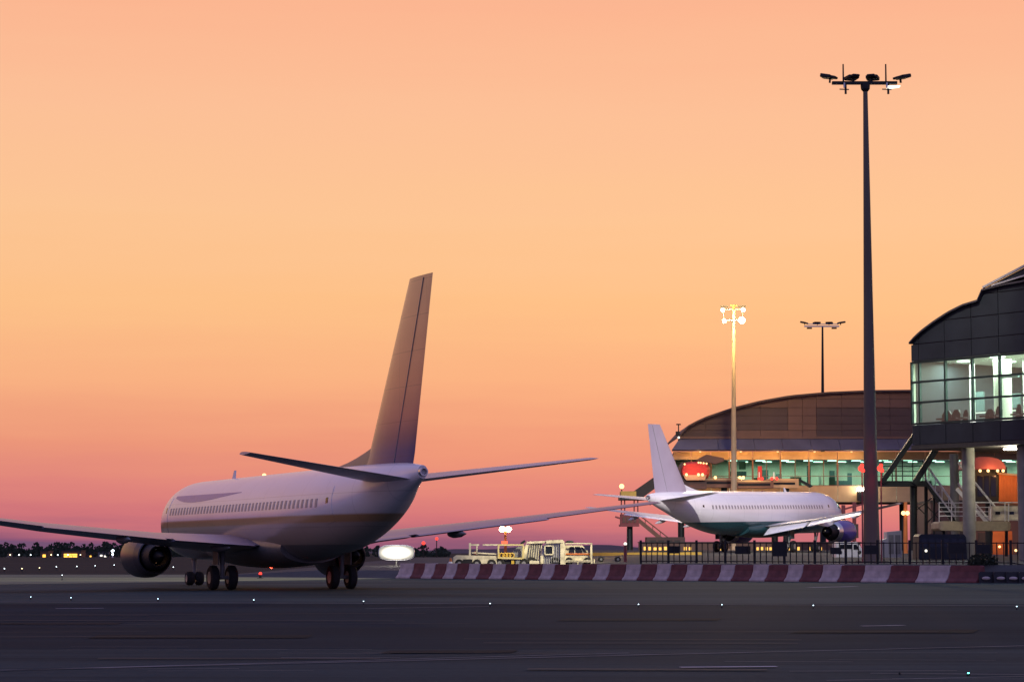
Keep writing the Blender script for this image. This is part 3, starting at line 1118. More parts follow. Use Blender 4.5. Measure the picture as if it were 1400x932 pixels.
# wall behind the panels: backing strips, above and below the glass
us = np.linspace(PU[0], mull[-1], 60)
b = MB()
b.prism([(PU[0] + .05, .07, ZG3 + .1), (mull[-1], .07, ZG3 + .1)] + [(u, .07, prof(u) - .05) for u in reversed(list(us))], (0, .25, 0))
b.span((PU[0] + .05, .07, ZB), (mull[-1], .32, ZG0 - .1))
b.build('wall', M['roof'], ter)
# roof shell, run back into the building
b = MB()
o_ = [(u, -.35, prof(u) + .10) for u in us]
i_ = [(u, -.35, prof(u) - .03) for u in us]
n = len(us)
vs = o_ + i_ + [(p[0], 26, p[2]) for p in o_] + [(p[0], 26, p[2]) for p in i_]
fs = []
for k in range(n - 1):
    fs += [(k, k + 1, n + k + 1, n + k), (2 * n + k, 2 * n + k + 1, k + 1, k), (3 * n + k, n + k, n + k + 1, 3 * n + k + 1)]
fs += [(0, n, 3 * n, 2 * n), (n - 1, 3 * n - 1, 4 * n - 1, 2 * n - 1)]
b.add(vs, fs)
b.build('roof', M['roof'], ter, True)
# upper pitched skylight
b = MB()
k0 = TA.uz(1352, 398)[0]
zt = prof(k0)
b.prism([(k0, -.25, zt + .13), (k0 + 8.5, -.25, zt + 2.7), (k0 + 22, -.25, zt + 5.5), (k0 + 22, -.25, prof(k0 + 22)), (k0 + 12, -.25, prof(k0 + 12) + .13)], (0, 10, 0))
b.build('roof_skylight', M['clad'], ter)
b = MB()
b.bar((k0 - .2, -.36, zt + .15), (k0 + 8.6, -.36, zt + 2.8), .14, .14)
b.bar((k0 + .6, -.36, zt + .2), (k0 + 12, -.36, prof(k0 + 12) + .5), .12, .1)
b.build('roof_rail', M['greymetal'], ter)
# room behind the glass
FL = ZG0 - .12
b = MB()
b.span((0.1, .35, FL - .25), (mull[-1], 12, FL))
b.build('floor', M['room_floor'], ter)
b = MB()
b.span((0.1, 11.8, FL), (mull[-1], 12, ZG3 + .3))
b.span((mull[3] + .3, 6.5, FL), (mull[3] + 1.5, 6.8, ZG3 - .6))
b.build('back_wall', M['room_wall'], ter)
b = MB()
b.span((0.1, .1, FL), (.25, 12, ZG3 + .2))
b.build('side_wall', M['room_wall'], ter)
b = MB()
b.span((0.1, .35, ZG3 + .18), (mull[-1], 12, ZG3 + .3))
b.build('ceiling', M['room_wall'], ter)
for i, (u, y, r_) in enumerate(((2.3, 3, .3), (4.0, 6, .25), (6.2, 2.2, .35), (7.2, 7, .3), (9.4, 4, .25), (11.3, 2.8, .3), (12.6, 6, .35), (15, 3, .3), (17.5, 5, .3), (20, 3, .3), (9.6, 9, .3), (4.5, 9.5, .3), (14.2, 9, .3))):
    b = MB()
    b.box((u, y, ZG3 + .12), (r_ * 2.6, r_ * 1.6, .08))
    b.build('ceiling_lamp', M['room_lamp'], ter)
for u, y, r_ in ((mull[2] + 2.35, 3.2, .62), (mull[4] + 1.9, 2.6, .72), (mull[6] + .5, 3.4, .65)):
    b = MB()
    b.lathe((u, y, FL), (0, 0, 1), [(0, r_), (ZG3 + .17 - FL, r_)], 28)
    b.build('inner_column', M['room_wall'], ter, True)
for k in range(1, 7):
    b = MB()
    b.span((mull[k] + .55, 4.5, FL), (mull[k] + .85, 4.75, ZG3 + .17))
    b.span((mull[k] + .85, 4.55, FL + .95), (mull[k + 1] - .1, 4.7, FL + 1.02))
    b.build('white_partition', M['white'], ter)
for u0, u1, z0, z1, y in ((mull[1] + .5, mull[2] - .9, FL + 1.1, FL + 2.5, 4.8), (mull[2] + .4, mull[2] + 1.4, FL + 1.3, FL + 2.3, 6), (mull[3] + 1.6, mull[4] - .5, FL + 1.1, FL + 2.2, 6), (mull[4] + .3, mull[4] + 1.2, FL + 1.4, FL + 2.9, 7), (mull[3] + .1, mull[4] - .6, FL + 3.1, FL + 3.25, 2.5)):
    b = MB()
    b.span((u0, y, z0), (u1, y + .15, z1))
    b.build('display_panel', M['room_dark'], ter)
# seats behind the lowest panes
for u, wd, hh in ((2.2, 1.0, 1.0), (3.1, .9, 1.05), (4.0, .55, 1.0), (6.2, .9, .95), (7.0, .6, 1.1), (8.8, .55, 1.15), (9.5, .4, .8), (11.0, .4, .8), (12.9, .5, .85), (13.8, .7, 1.3), (14.8, .6, 1.2), (16.6, .8, 1.1), (18, .8, 1.1)):
    b = MB()
    b.prism([(u - wd / 2, 1.2, FL), (u + wd / 2, 1.2, FL), (u + wd * .42, 1.3, FL + hh * .75), (u + wd * .2, 1.32, FL + hh), (u - wd * .2, 1.32, FL + hh), (u - wd * .42, 1.3, FL + hh * .75)], (0, .14, 0))
    b.span((u - wd / 2, .75, FL + .38), (u + wd / 2, 1.2, FL + .48))
    b.build('seat', M['seat'], ter)
lr = TA.o + TA.U * 6 + TA.I * 5
for u, y_ in ((2, 3.2), (5.5, 3), (9, 3), (12.5, 3), (16, 3), (4, 8.5), (10, 9), (16, 9)):
    p = TA.o + TA.U * u + TA.I * y_
    l = bpy.data.lights.new('room_light', 'AREA')
    l.energy = 950
    l.size = 2.2
    l.color = (.95, 1.0, .88)
    o = bpy.data.objects.new('room_light', l)
    COL.objects.link(o)
    o.location = (p.x, p.y, ZG3 + .02)
# underside
b = MB()
b.span((.05, -.04, ZB - .30), (mull[-1], 26, ZB - .004))
b.build('underside', M['soffit'], ter)
b = MB()
b.span((.02, .33, ZB - .003), (.3, 26, PZ[0] - .4))
b.build('end_wall', M['clad'], ter)
for px, inn, r_ in ((1325, 1.2, .44), (1402, 1.2, .5), (1305.5, 8.0, .32), (1470, 1.2, .5)):
    u, _ = TA.uz(px, 700, inn)
    b = MB()
    zz0 = apron_z(*(TA.o + TA.U * u + TA.I * inn).to_2d()) - .1
    b.lathe((u, inn, zz0), (0, 0, 1), [(0, r_), (ZB - .3 - zz0, r_)], 28)
    b.build('column', M['concrete'], ter, True)
# lamp under the building
u, z = TA.uz(1383, 612, 2.0)
b = MB()
b.span((u - .45, 1.7, ZB - .52), (u + .45, 2.3, ZB - .40))
b.build('soffit_lamp', M['white_lamp'], ter)
p = TA.o + TA.U * u + TA.I * 2
lamp('soffit_light', (p.x, p.y, ZB - .75), 500, (1.0, .9, .65), .3)

# ------------------------------------------------------------------ stair and platform beside it
DS = 172.0
stp = thing('access_stair', 'dark steel platform and stair with slanted hangers beside the near terminal', 'stairs', (at(1240, 700, DS).x, DS, apron_z(30, DS)))
so = stp.location
sp = lambda x, y, d=0.0: at(x, y, DS + d) - so
b = MB()
b.span(sp(1199, 657), sp(1266, 665, 2.4))
b.build('platform', M['dark_steel'], stp)
for (x0, y0), (x1, y1), t in (((1206, 659), (1251, 594), .36), ((1250, 661), (1284, 607), .42)):
    b = MB()
    b.bar(sp(x0, y0, -.05), sp(x1, y1, -.05), t, t)
    b.build('hanger', M['dark_steel'], stp)
b = MB()
b.tube(sp(1249, 664, 1), sp(1249, 752, 1), .27, .27, 14)
b.build('post', M['dark_steel'], stp)
b = MB()
b.tube(sp(1266, 664, 1.4), sp(1266, 752, 1.4), .14, .14, 10)
b.tube(sp(1277, 668, 1.4), sp(1277, 752, 1.4), .09, .09, 10)
b.bar(sp(1249, 700, 1.2), sp(1284, 672, 1.2), .08, .08)
b.bar(sp(1252, 690, 1.2), sp(1266, 704, 1.2), .07, .07)
b.bar(sp(1266, 716, 1.4), sp(1290, 690, 1.4), .08, .08)
b.bar(sp(1266, 690, 1.4), sp(1290, 716, 1.4), .08, .08)
b.build('brace', M['dark_steel'], stp)
rl = MB()
for y in (630, 637, 644, 650):
    rl.tube(sp(1206, y), sp(1262, y), .035, .035, 6)
for x in (1206, 1220, 1234, 1248, 1262):
    rl.tube(sp(x, 658), sp(x, 629), .04, .04, 6)
rl.build('railing', M['dark_steel'], stp)
b = MB()
for d in (0.1, 1.5):
    b.bar(sp(1267, 660, d), sp(1306, 716, d), .1, .34)
b.build('stringer', M['dark_steel'], stp)
b = MB()
b.tube(sp(1264, 652, .02), sp(1305, 706, .02), .06, .06, 8)
b.build('nosing_rail', M['rail'], stp)
for k in range(13):
    t = (k + .5) / 13
    c = sp(lerp(1268, 1305, t), lerp(661, 714, t), .8)
    b = MB()
    b.box(c, (.32, 1.36, .05))
    b.build('tread', M['steel'], stp)
b = MB()
for d in (0.1, 1.5):
    b.tube(sp(1270, 640, d), sp(1306, 692, d), .085, .085, 8)
    b.tube(sp(1262, 628, d), sp(1270, 640, d), .04, .04, 8)
for k in range(5):
    t = k / 4
    b.tube(sp(lerp(1270, 1306, t), lerp(664, 716, t), .1), sp(lerp(1270, 1306, t), lerp(640, 692, t), .1), .03, .03, 6)
b.build('handrail', M['rail'], stp)
b = MB()
b.add([sp(1271, 645, .16), sp(1304, 693, .16), sp(1304, 712, .16), sp(1271, 664, .16)], [(0, 1, 2, 3)])
b.build('mesh_infill', M['cabglass'], stp)

# landing deck with tan edge and its own stair
DL = 166.0
dk = thing('landing_deck', 'tan edged raised deck with steel railings under the near terminal', 'platform', (at(1333, 720, DL).x, DL, apron_z(33, DL)))
do = dk.location
sp2 = lambda x, y, d=0.0: at(x, y, DL + d) - do
b = MB()
p0, p1 = sp2(1284, 725), sp2(1383, 712)
rg = []
for x, i_ in ((p0.x, .28), (p0.x + .12, .08), (p0.x + .3, 0), (p1.x - .3, 0), (p1.x - .12, .08), (p1.x, .28)):
    rg.append([Vector((x, -.0 + i_, p0.z + i_ * .6)), Vector((x, 3.4 - i_, p0.z + i_ * .6)), Vector((x, 3.4 - i_, p1.z - i_ * .6)), Vector((x, i_, p1.z - i_ * .6))])
b.loft(rg)
M['decktan'] = mat('tan deck edge', (.30, .25, .16), .7)
b.build('deck', M['decktan'], dk)
b = MB()
for x in (1290, 1330, 1376):
    b.tube(sp2(x, 724, 2.2), sp2(x, 760, 2.2), .12, .12, 10)
b.build('post', M['dark_steel'], dk)
b = MB()
for y in (687, 693, 699, 705):
    b.tube(sp2(1284, y, .3), sp2(1318, y, .3), .035, .035, 6)
    b.tube(sp2(1333, y, .3), sp2(1355, y, .3), .03, .03, 6)
for x in (1284, 1301, 1318, 1334, 1354, 1374, 1379):
    b.tube(sp2(x, 713, .3), sp2(x, 686, .3), .035, .035, 6)
b.tube(sp2(1318, 686.5, .3), sp2(1400, 686.5, .3), .05, .05, 6)
b.build('railing', M['rail'], dk)
b = MB()
b.tube(sp2(1310, 632, 1), sp2(1360, 692, 1), .08, .08, 8)
b.tube(sp2(1310, 660, 1), sp2(1352, 710, 1), .07, .07, 8)
b.bar(sp2(1308, 668, 1.2), sp2(1350, 714, 1.2), .1, .25)
b.build('handrail', M['rail'], dk)
b = MB()
b.span(sp2(1357, 711, 1.6), sp2(1402, 692, 3.0))
cb = b.build('cabin', M['cream'], dk)
for x in (1364, 1383):
    b = MB()
    b.span(sp2(x - 3, 703, 1.53), sp2(x + 3, 699, 1.62))
    b.build('window', M['dkglass'], cb)

# orange boarding bridge at the right edge
DJ = 186.0
ob = thing('boarding_bridge', 'orange ribbed boarding bridge with row of red lamps at the right edge', 'boarding bridge', (at(1365, 700, DJ).x, DJ, apron_z(38, DJ)))
oo = ob.location
s3 = lambda x, y, d=0.0: at(x, y, DJ + d) - oo
b = MB()
b.prism([s3(1366, 648), s3(1440, 655), s3(1440, 696), s3(1366, 685)], (0, 3.2, 0))
b.build('tunnel', M['orange'], ob)
for k in range(13):
    x = 1369 + k * 4.6
    b = MB()
    yt = 648 + (x - 1366) * 7 / 74
    yb = 685 + (x - 1366) * 11 / 74
    b.prism([s3(x, yt + 2, -.05), s3(x + 2.2, yt + 2.2, -.05), s3(x + 2.2, yb - 1.8, -.05), s3(x, yb - 2, -.05)], (0, .06, 0))
    b.build('rib', M['orange'], ob)
b = MB()
b.prism([s3(1364, 645.5, -.15), s3(1440, 652.5, -.15), s3(1440, 655, -.15), s3(1364, 648, -.15)], (0, 3.5, 0))
b.build('roof_edge', M['tan'], ob)
b = MB()
b.span(s3(1332, 686, .2), s3(1366, 640, 3.2))
cbn = b.build('cab', M['dark_steel'], ob)
for x in (1340, 1349, 1358):
    b = MB()
    b.span(s3(x - 3.2, 678, .14), s3(x + 3.2, 650, .19))
    b.build('window', M['dkglass'], cbn)
b = MB()
arc = [s3(1346 - 29 * math.cos(t), 641 - 17 * math.sin(t) ** .8, -1.2) for t in np.linspace(0, math.pi, 15)]
b.prism(arc, (0, 4.6, 0))
b.build('canopy', M['darkred'], ob)
for x in (1340, 1351, 1364, 1371.5):
    b = MB()
    b.ball(s3(x, 643.2, -.6), .12, 10, 6)
    b.build('lamp', M['warm_lamp'], ob)
b = MB()
for x in (1352, 1420):
    b.tube(s3(x, 685, 1.6), s3(x, 756, 1.6), .3, .3, 12)
b.build('support_leg', M['dark_steel'], ob)
p = at(1385, 668, DJ - 3)
lamp('bridge_light', p + Vector((0, 0, 1.5)), 330, (1, .45, .18), .3)
p = at(1355, 643, DJ - 1.6)
lamp('bridge_light', p, 60, (1, .4, .15), .3)

# ------------------------------------------------------------------ far terminal
DR = 268.0
B0 = at(918, 700, DR)
TB = Facade((B0.x, DR, 0), 0.0)
far = thing('far_terminal', 'long brown terminal pier with barrel roof and green lit windows behind the parked airliner', 'building', (B0.x, DR, 0))
fz = lambda y: TB.uz(1000, y)[1]
fu = lambda x: TB.uz(x, 640)[0]
fp_ = [TB.uz(*p) for p in ((929, 597), (932, 590), (945, 581), (965, 572), (1000, 560), (1040, 550), (1080, 543), (1130, 538.5), (1190, 536), (1250, 535.5), (1330, 537), (1420, 542), (1520, 552))]
FU, FZ = [p[0] for p in fp_], [p[1] for p in fp_]
fprof = lambda u: interp(u, FU, FZ)
# gable panels: a grid of frames with darker recessed fields
cols = [929, 965, 1000, 1040, 1078, 1098, 1117, 1152, 1187, 1218, 1250, 1290, 1340, 1390, 1440, 1500]
rows = [597, 588, 579, 568, 557, 545, 530]
for i in range(len(cols) - 1):
    for k in range(len(rows) - 1):
        u0, u1, z0, z1 = fu(cols[i]), fu(cols[i + 1]), fz(rows[k]), fz(rows[k + 1])
        dark = (1000 <= cols[i] < 1078 and 1 <= k <= 3) or (1117 <= cols[i] and 0 <= k <= 3) or cols[i] < 1000
        b = MB()
        if cell(b, u0, u1, z0, z1, -.03 if not dark else .05, .15, fprof, 5, .018):
            b.build('wall_panel', M['brown_dark'] if dark else M['brown'], far)
uu = np.linspace(FU[0], FU[-1], 50)
b = MB()
b.prism([(FU[0], .16, FZ[0] - .2), (FU[-1], .16, FZ[0] - .2)] + [(u, .16, fprof(u) - .02) for u in reversed(list(uu))], (0, .3, 0))
b.build('wall', M['brown_mid'], far)
b = MB()
n = len(uu)
o_ = [(u, -.5, fprof(u) + .22) for u in uu]
i_ = [(u, -.5, fprof(u) + .003) for u in uu]
vs = o_ + i_ + [(p[0], 22, p[2]) for p in o_] + [(p[0], 22, p[2]) for p in i_]
fs = []
for k in range(n - 1):
    fs += [(k, k + 1, n + k + 1, n + k), (2 * n + k, 2 * n + k + 1, k + 1, k), (3 * n + k, n + k, n + k + 1, 3 * n + k + 1)]
fs += [(0, n, 3 * n, 2 * n), (n - 1, 3 * n - 1, 4 * n - 1, 2 * n - 1)]
b.add(vs, fs)
b.build('roof', M['brown_dark'], far, True)
# eave: gutter and sloped sheet
UE = fu(1520)
b = MB()
b.span((fu(928), -1.0, fz(600)), (UE, .1, fz(597)))
b.build('gutter', M['brown'], far)
eu = [fu(x) for x in (928, 980, 1029, 1067, 1106, 1145, 1185, 1225, 1265, 1310, 1360, 1420, 1520)]
for i in range(len(eu) - 1):
    b = MB()
    l0 = fu(916) if i == 0 else eu[i]
    b.loft([[Vector((eu[i] + .02, -.9, fz(600) - .01)), Vector((l0 + .02, -3.2, fz(616))), Vector((l0 + .02, -3.0, fz(618))), Vector((eu[i] + .02, .1, fz(602)))],
            [Vector((eu[i + 1] - .02, -.9, fz(600) - .01)), Vector((eu[i + 1] - .02, -3.2, fz(616))), Vector((eu[i + 1] - .02, -3.0, fz(618))), Vector((eu[i + 1] - .02, .1, fz(602)))]])
    b.build('eave_panel', M['eave'], far)
# fascia, glass, sill
gl = [920, 945, 972, 997, 1029, 1067, 1106, 1145, 1185, 1225, 1265, 1310, 1360, 1420, 1520]
for i in range(len(gl) - 1):
    u0, u1 = fu(gl[i]), fu(gl[i + 1])
    b = MB()
    b.span((u0 + .03, -.06, fz(628)), (u1 - .03, .2, fz(617)))
    b.build('fascia_panel', M['tan'], far)
    b = MB()
    b.span((u0 + .03, -.08, fz(686)), (u1 - .03, .2, fz(664)))
    b.build('sill_panel', M['tan'], far)
    if gl[i] >= 945:
        b = MB()
        b.span((u0 + .06, .02, fz(664) + .05), (u1 - .06, .05, fz(628) - .05))
        b.build('pane', M['glass2'], far)
for x in gl[1:] + [1048, 1087, 1126]:
    b = MB()
    h_ = .04 if x in (1048, 1087, 1126) else .09
    b.span((fu(x) - h_, -h_ * 1.3, fz(664)), (fu(x) + h_, .12, fz(628)))
    b.build('mullion', M['brown'], far)
b = MB()
b.span((fu(945), -.04, fz(664) - .02), (UE, .07, fz(663)))
b.span((fu(945), -.04, fz(651)), (UE, .07, fz(650.2)))
b.build('transom', M['brown'], far)
b = MB()
b.span((fu(920), .25, fz(686)), (UE, 14, fz(683)))
b.build('floor', M['soffit'], far)
b = MB()
b.span((fu(921), 8, fz(683)), (UE, 8.2, fz(620)))
b.build('back_wall', M['room_wall'], far)
b = MB()
b.span((fu(921), .22, fz(627)), (UE, 8, fz(625)))
b.build('ceiling', M['room_dark'], far)
b = MB()
b.span((fu(920), .21, fz(683)), (fu(920) + .3, 8, fz(620)))
b.build('end_wall', M['brown_mid'], far)
for i, x in enumerate(range(1004, 1500, 17)):
    for y in ((2.0,), (5.5,))[i % 2]:
        b = MB()
        b.box((fu(x + (i * 7) % 5), y, fz(628.6)), (1.0, .5, .08))
        b.build('ceiling_lamp', M['room_lamp2'], far)
for x in range(1010, 1500, 60):
    p = at(x, 632, DR + 4)
    l = bpy.data.lights.new('room_light', 'AREA')
    l.energy = 330
    l.size = 3.0
    l.color = (.86, 1.0, .86)
    o = bpy.data.objects.new('room_light', l)
    COL.objects.link(o)
    o.location = (p.x, DR + 4, fz(629.5))
rr = random.Random(3)
for x, wd, y0, y1, dp in ((1016, 9, 630, 641, .8), (1012, 24, 643, 650, 3), (1050, 14, 640, 656, 5), (1091, 15, 651, 663, 2), (1073, 8, 645, 660, 6), (1112, 5, 634, 662, 4), (1126, 3, 648, 662, 3), (1160, 26, 655, 664, 5), (1140, 8, 652, 664, 1.5), (1035, 5, 652, 664, 1.5), (1172, 6, 644, 662, 6), (1150, 7, 640, 655, 7.5)):
    b = MB()
    b.span((fu(x - wd / 2), dp, fz(y1)), (fu(x + wd / 2), dp + .3, fz(y0)))
    b.build('display_panel', M['room_dark'] if wd > 4 else M['white'], far)
# legs of the pier
for x in (935, 1000, 1065, 1144, 1243, 1300, 1360):
    b = MB()
    zz0 = apron_z(at(x, 700, DR).x, DR) - .1
    b.lathe((fu(x), 5.0, zz0), (0, 0, 1), [(0, .38), (fz(686) - zz0, .38)], 18)
    b.build('column', M['dark_steel'], far, True)
# small mast on the eave end
b = MB()
c = Vector((fu(927), -1.2, fz(604)))
b.tube(c, c + Vector((0, 0, 1.9)), .07, .06, 8)
b.box(c + Vector((0, 0, 1.95)), (.5, .25, .14))
b.box(c + Vector((-.1, 0, .9)), (.45, .3, .5))
b.build('eave_camera_post', M['black'], far)
b = MB()
b.ball(c + Vector((0, -.2, .45)), .13, 8, 5)
b.build('eave_lamp', M['hood_lamp'], far)
# dark hanging lamp box
b = MB()
b.span((fu(1170), -1.4, fz(685)), (fu(1182), -.5, fz(671.5)))
hb = b.build('hanging_box', M['black'], far)
b = MB()
b.span((fu(1170.5), -1.5, fz(671.4)), (fu(1182), -.6, fz(667)))
b.build('lamp', M['white_lamp'], hb)
# warm lamps that light the fascia and sill from below the eave
for x in (955, 1010, 1060, 1110, 1160):
    b = MB()
    b.box((fu(x), -2.6, fz(618.6)), (.2, .2, .06))
    b.build('eave_downlight', M['warm_lamp'], far)
    p = at(x, 621, DR - 2.4)
    lamp('eave_light', p, 330, (1.0, .5, .17), .4)

# ------------------------------------------------------------------ red hooded boarding bridge behind the parked jet
DH = 262.0
rb = thing('boarding_bridge', 'boarding bridge with glowing red hood behind the tail of the parked airliner', 'boarding bridge', (at(950, 700, DH).x, DH, apron_z(20, DH)))
ro = rb.location
s4 = lambda x, y, d=0.0: at(x, y, DH + d) - ro
b = MB()
rg = []
for t, kx, kz in ((0, 1, 1), (.5, 1.02, 1.02), (1.1, .98, .96), (1.8, .85, .8)):
    ring = []
    for a in np.linspace(0, 2 * math.pi, 25)[:-1]:
        ca, sa = math.cos(a), math.sin(a)
        x = 950 + 20 * kx * math.copysign(abs(ca) ** .7, ca)
        y = 644 - 13 * kz * math.copysign(abs(sa) ** .75, sa)
        ring.append(s4(x, y, -1.2 + (1.8 - t)))
    rg.append(ring)
b.loft(list(reversed(rg)))
b.build('hood', M['red'], rb, True)
b = MB()
b.prism([s4(934, 649, -1.6), s4(966, 649, -1.6), s4(964, 656, -1.6), s4(938, 656, -1.6)], (0, .3, 0))
b.build('hood_lip', M['tan'], rb)
b = MB()
b.prism([s4(927, 640, -.7), s4(934, 631, -.7), s4(936, 655, -.7), s4(966, 657, -.7), s4(966, 668, -.7), s4(938, 668, -.7), s4(929, 657, -.7)], (0, 2.4, 0))
b.build('cab', M['brown_dark'], rb)
for x in (938.5, 955, 960.5):
    b = MB()
    b.ball(s4(x, 648.5, -1.9), .16, 8, 6)
    b.build('lamp', M['warm_lamp'], rb)
for x in (955, 958, 962, 966, 936):
    b = MB()
    b.ball(s4(x, 632 + abs(x - 955) * .12, -1.0), .1, 8, 5)
    b.build('lamp', M['warm_lamp'], rb)
for x0, x1, y0, y1, d in ((964, 1010, 654, 666, 0), (1008, 1054, 656.5, 667, -.3), (1052, 1088, 655, 667, .1)):
    b = MB()
    b.span(s4(x0, y1, d), s4(x1, y0, d + 2.6))
    tn = b.build('tunnel', M['brown'] if x0 != 1052 else M['tan'], rb)
    b = MB()
    b.span(s4(x0, y0 + 2.2, d - .12), s4(x1, y0 - .2, d + .1))
    b.build('cornice', M['tan'], tn)
    b = MB()
    b.span(s4(x0 + 1, y0 + 7, d - .05), s4(x1 - 1, y0 + 4.2, d + .05))
    b.build('window_band', M['dkglass'], tn)
for x in (978, 1011.5, 1016, 1038, 1042, 1055, 1062):
    b = MB()
    b.ball(s4(x, 652.5 if x < 1030 else 654, -.4), .17, 8, 6)
    b.build('lamp', M['warm_lamp'] if x < 1030 else M['red_lamp'], rb)
for x in (1038, 1058, 1017):
    b = MB()
    b.tube(s4(x, 655, .2), s4(x, 645 if x > 1020 else 650, .2), .06, .06, 6)
    b.build('lamp_post', M['white'], rb)
b = MB()
b.span(s4(1036.5, 654, .3), s4(1041, 637, .8))
b.build('red_pillar', M['red'], rb)
b = MB()
for x in (990, 1075):
    b.tube(s4(x, 666, 1.2), s4(x, 752, 1.2), .35, .35, 12)
b.build('support_leg', M['dark_steel'], rb)
b = MB()
b.prism([s4(1090, 655, .6), s4(1093, 654, .6), s4(1112, 664, .6), s4(1108, 666, .6)], (0, .9, 0))
b.build('ramp', M['dark_steel'], rb)
b = MB()
b.prism([s4(950, 629, .5), s4(966, 621, .5), s4(990, 626, .5), s4(990, 630, .5), s4(978, 634, .5), s4(966, 631, .5)], (0, 1.8, 0))
b.build('canopy', M['brown_mid'], rb)
p = at(950, 646, DH - 3.2)
lamp('hood_light', p, 170, (1.0, .4, .2), .3)
p = at(1030, 648, DH - 1.5)
lamp('tunnel_light', p, 170, (1.0, .6, .25), .3)
p = at(1078, 650, DH - 1.5)
lamp('tunnel_light', p, 110, (1.0, .55, .25), .3)

# second bridge, left of the tail: sloped tunnel, yellow box, pier and stair
DV = 264.0
vb = thing('boarding_bridge', 'boarding bridge with yellow end box and stair, left of the white tail fin', 'boarding bridge', (at(861, 700, DV).x, DV, apron_z(11, DV)))
vo = vb.location
s5 = lambda x, y, d=0.0: at(x, y, DV + d) - vo
b = MB()
b.prism([s5(867, 671), s5(920, 634), s5(926, 645), s5(877, 681), s5(867, 681)], (0, 2.6, 0))
b.build('tunnel', M['soffit'], vb)
b = MB()
b.span(s5(849, 680, -.3), s5(868, 672, 2.7))
yb = b.build('end_box', M['yellow'], vb)
b = MB()
b.span(s5(847, 683, -.5), s5(880, 680, 2.9))
b.build('base_frame', M['dark_steel'], yb)
b = MB()
b.tube(s5(850, 672, .2), s5(850, 665, .2), .06, .06, 6)
b.build('lamp_post', M['dark_steel'], vb)
b = MB()
b.ball(s5(850, 664.5, 0), .28, 10, 6)
b.build('lamp', M['warm_lamp'], vb)
b = MB()
b.span(s5(849, 717, .3), s5(872, 703, 2.8))
cbx = b.build('cab', M['darkred'], vb)
for x in (853, 858, 863, 868):
    b = MB()
    b.span(s5(x - 1.6, 714, .22), s5(x + 1.6, 706, .34))
    b.build('window', M['brown_mid'], cbx)
b = MB()
for x in (849.5, 854, 867, 872):
    b.bar(s5(x, 703, .5), s5(x, 683, .5), .14, .14)
b.bar(s5(846, 718, .2), s5(874, 718, .2), .3, .25)
b.bar(s5(841, 706, .4), s5(850, 709, .4), .2, .2)
b.build('hanger_frame', M['darkred'], vb)
b = MB()
zb_ = s5(861, 756, 1.5)
b.tube(s5(861, 717, 1.5), zb_, .33, .36, 14)
b.build('column', M['dark_steel'], vb)
b = MB()
for d in (.5, 1.9):
    b.bar(s5(872, 710, d), s5(911, 742, d), .12, .45)
b.build('stair_stringer', M['brown'], vb)
b = MB()
for d in (.5, 1.9):
    b.tube(s5(872, 702, d), s5(914, 735, d), .07, .07, 6)
    for t in (0, .25, .5, .75, 1):
        b.tube(s5(lerp(872, 913, t), lerp(702, 734, t), d), s5(lerp(872, 913, t), lerp(710, 742, t), d), .04, .04, 6)
b.build('handrail', M['brown'], vb)
for k in range(14):
    t = (k + .5) / 14
    b = MB()
    b.box(s5(lerp(873, 910, t), lerp(711, 741, t), 1.2), (.4, 1.3, .07))
    b.build('tread', M['brown_dark'], vb)
b = MB()
b.span(s5(884, 757, -.6), s5(934, 734, 2.4))
hs = b.build('base_housing', M['brown_dark'], vb)
for x in (893, 904, 915, 926):
    b = MB()
    b.span(s5(x - 4, 744, -.68), s5(x + 4, 738, -.55))
    b.build('louvre', M['soffit'], hs)

# ------------------------------------------------------------------ light masts
def mast_pole(root, x, ytop, ybot, D, r_top, r_bot, m):
    o = root.location
    b_ = MB()
    p, q_ = at(x, ytop, D) - o, Vector((0, 0, 0))
    b_.loft([b_.ring(q_ + (p - q_) * t, (0, 0, 1), lerp(r_bot, r_top, t ** .8), 20) for t in np.linspace(0, 1, 12)])
    b_.build('pole', m, root, True)
    b_ = MB()
    b_.lathe((0, 0, 0), (0, 0, 1), [(0, r_bot * 1.9), (.12, r_bot * 1.9), (.15, r_bot * 1.15), (.5, r_bot * 1.05)], 20)
    b_.build('base_plate', m, root, True)


D1 = 146.0
x1 = at(1191, 700, D1).x
tm = thing('floodlight_mast', 'tallest floodlight mast with thick tapered pole standing beside the near terminal', 'light mast', (x1, D1, apron_z(x1, D1)))
mo = tm.location
M['pole'] = mat('weathered pole', (.125, .11, .085), .65, .05, .22, .5, 0, .4, (1, 1, .15))
s6 = lambda x, y, d=0.0: at(x + (8.5 * (1 - 1) if 0 else 0), y, D1 + d) - mo
mast_pole(tm, 1183, 118, 740, D1, .14, .54, M['pole'])
PX = lambda x: x + 8.5                # the crossarm sits over the pole foot
s6 = lambda x, y, d=0.0: at(x, y, D1 + d) - mo
# crossarm is measured from the photograph relative to the pole top
top = at(1183, 118, D1) - mo
g6 = lambda dx, dy, d=0.0: top + Vector((dx / F * D1, d, -dy / F * D1))   # offsets in photograph pixels
b = MB()
b.span(g6(-46, -2.5, -.16), g6(44, -6.3, .16))
b.build('crossarm', M['black'], tm)
b = MB()
b.lathe(g6(0, 0), (0, 0, 1), [(-.35, .16), (-.2, .28), (.0, .3), (.12, .3)], 14)
b.build('collar', M['black'], tm)


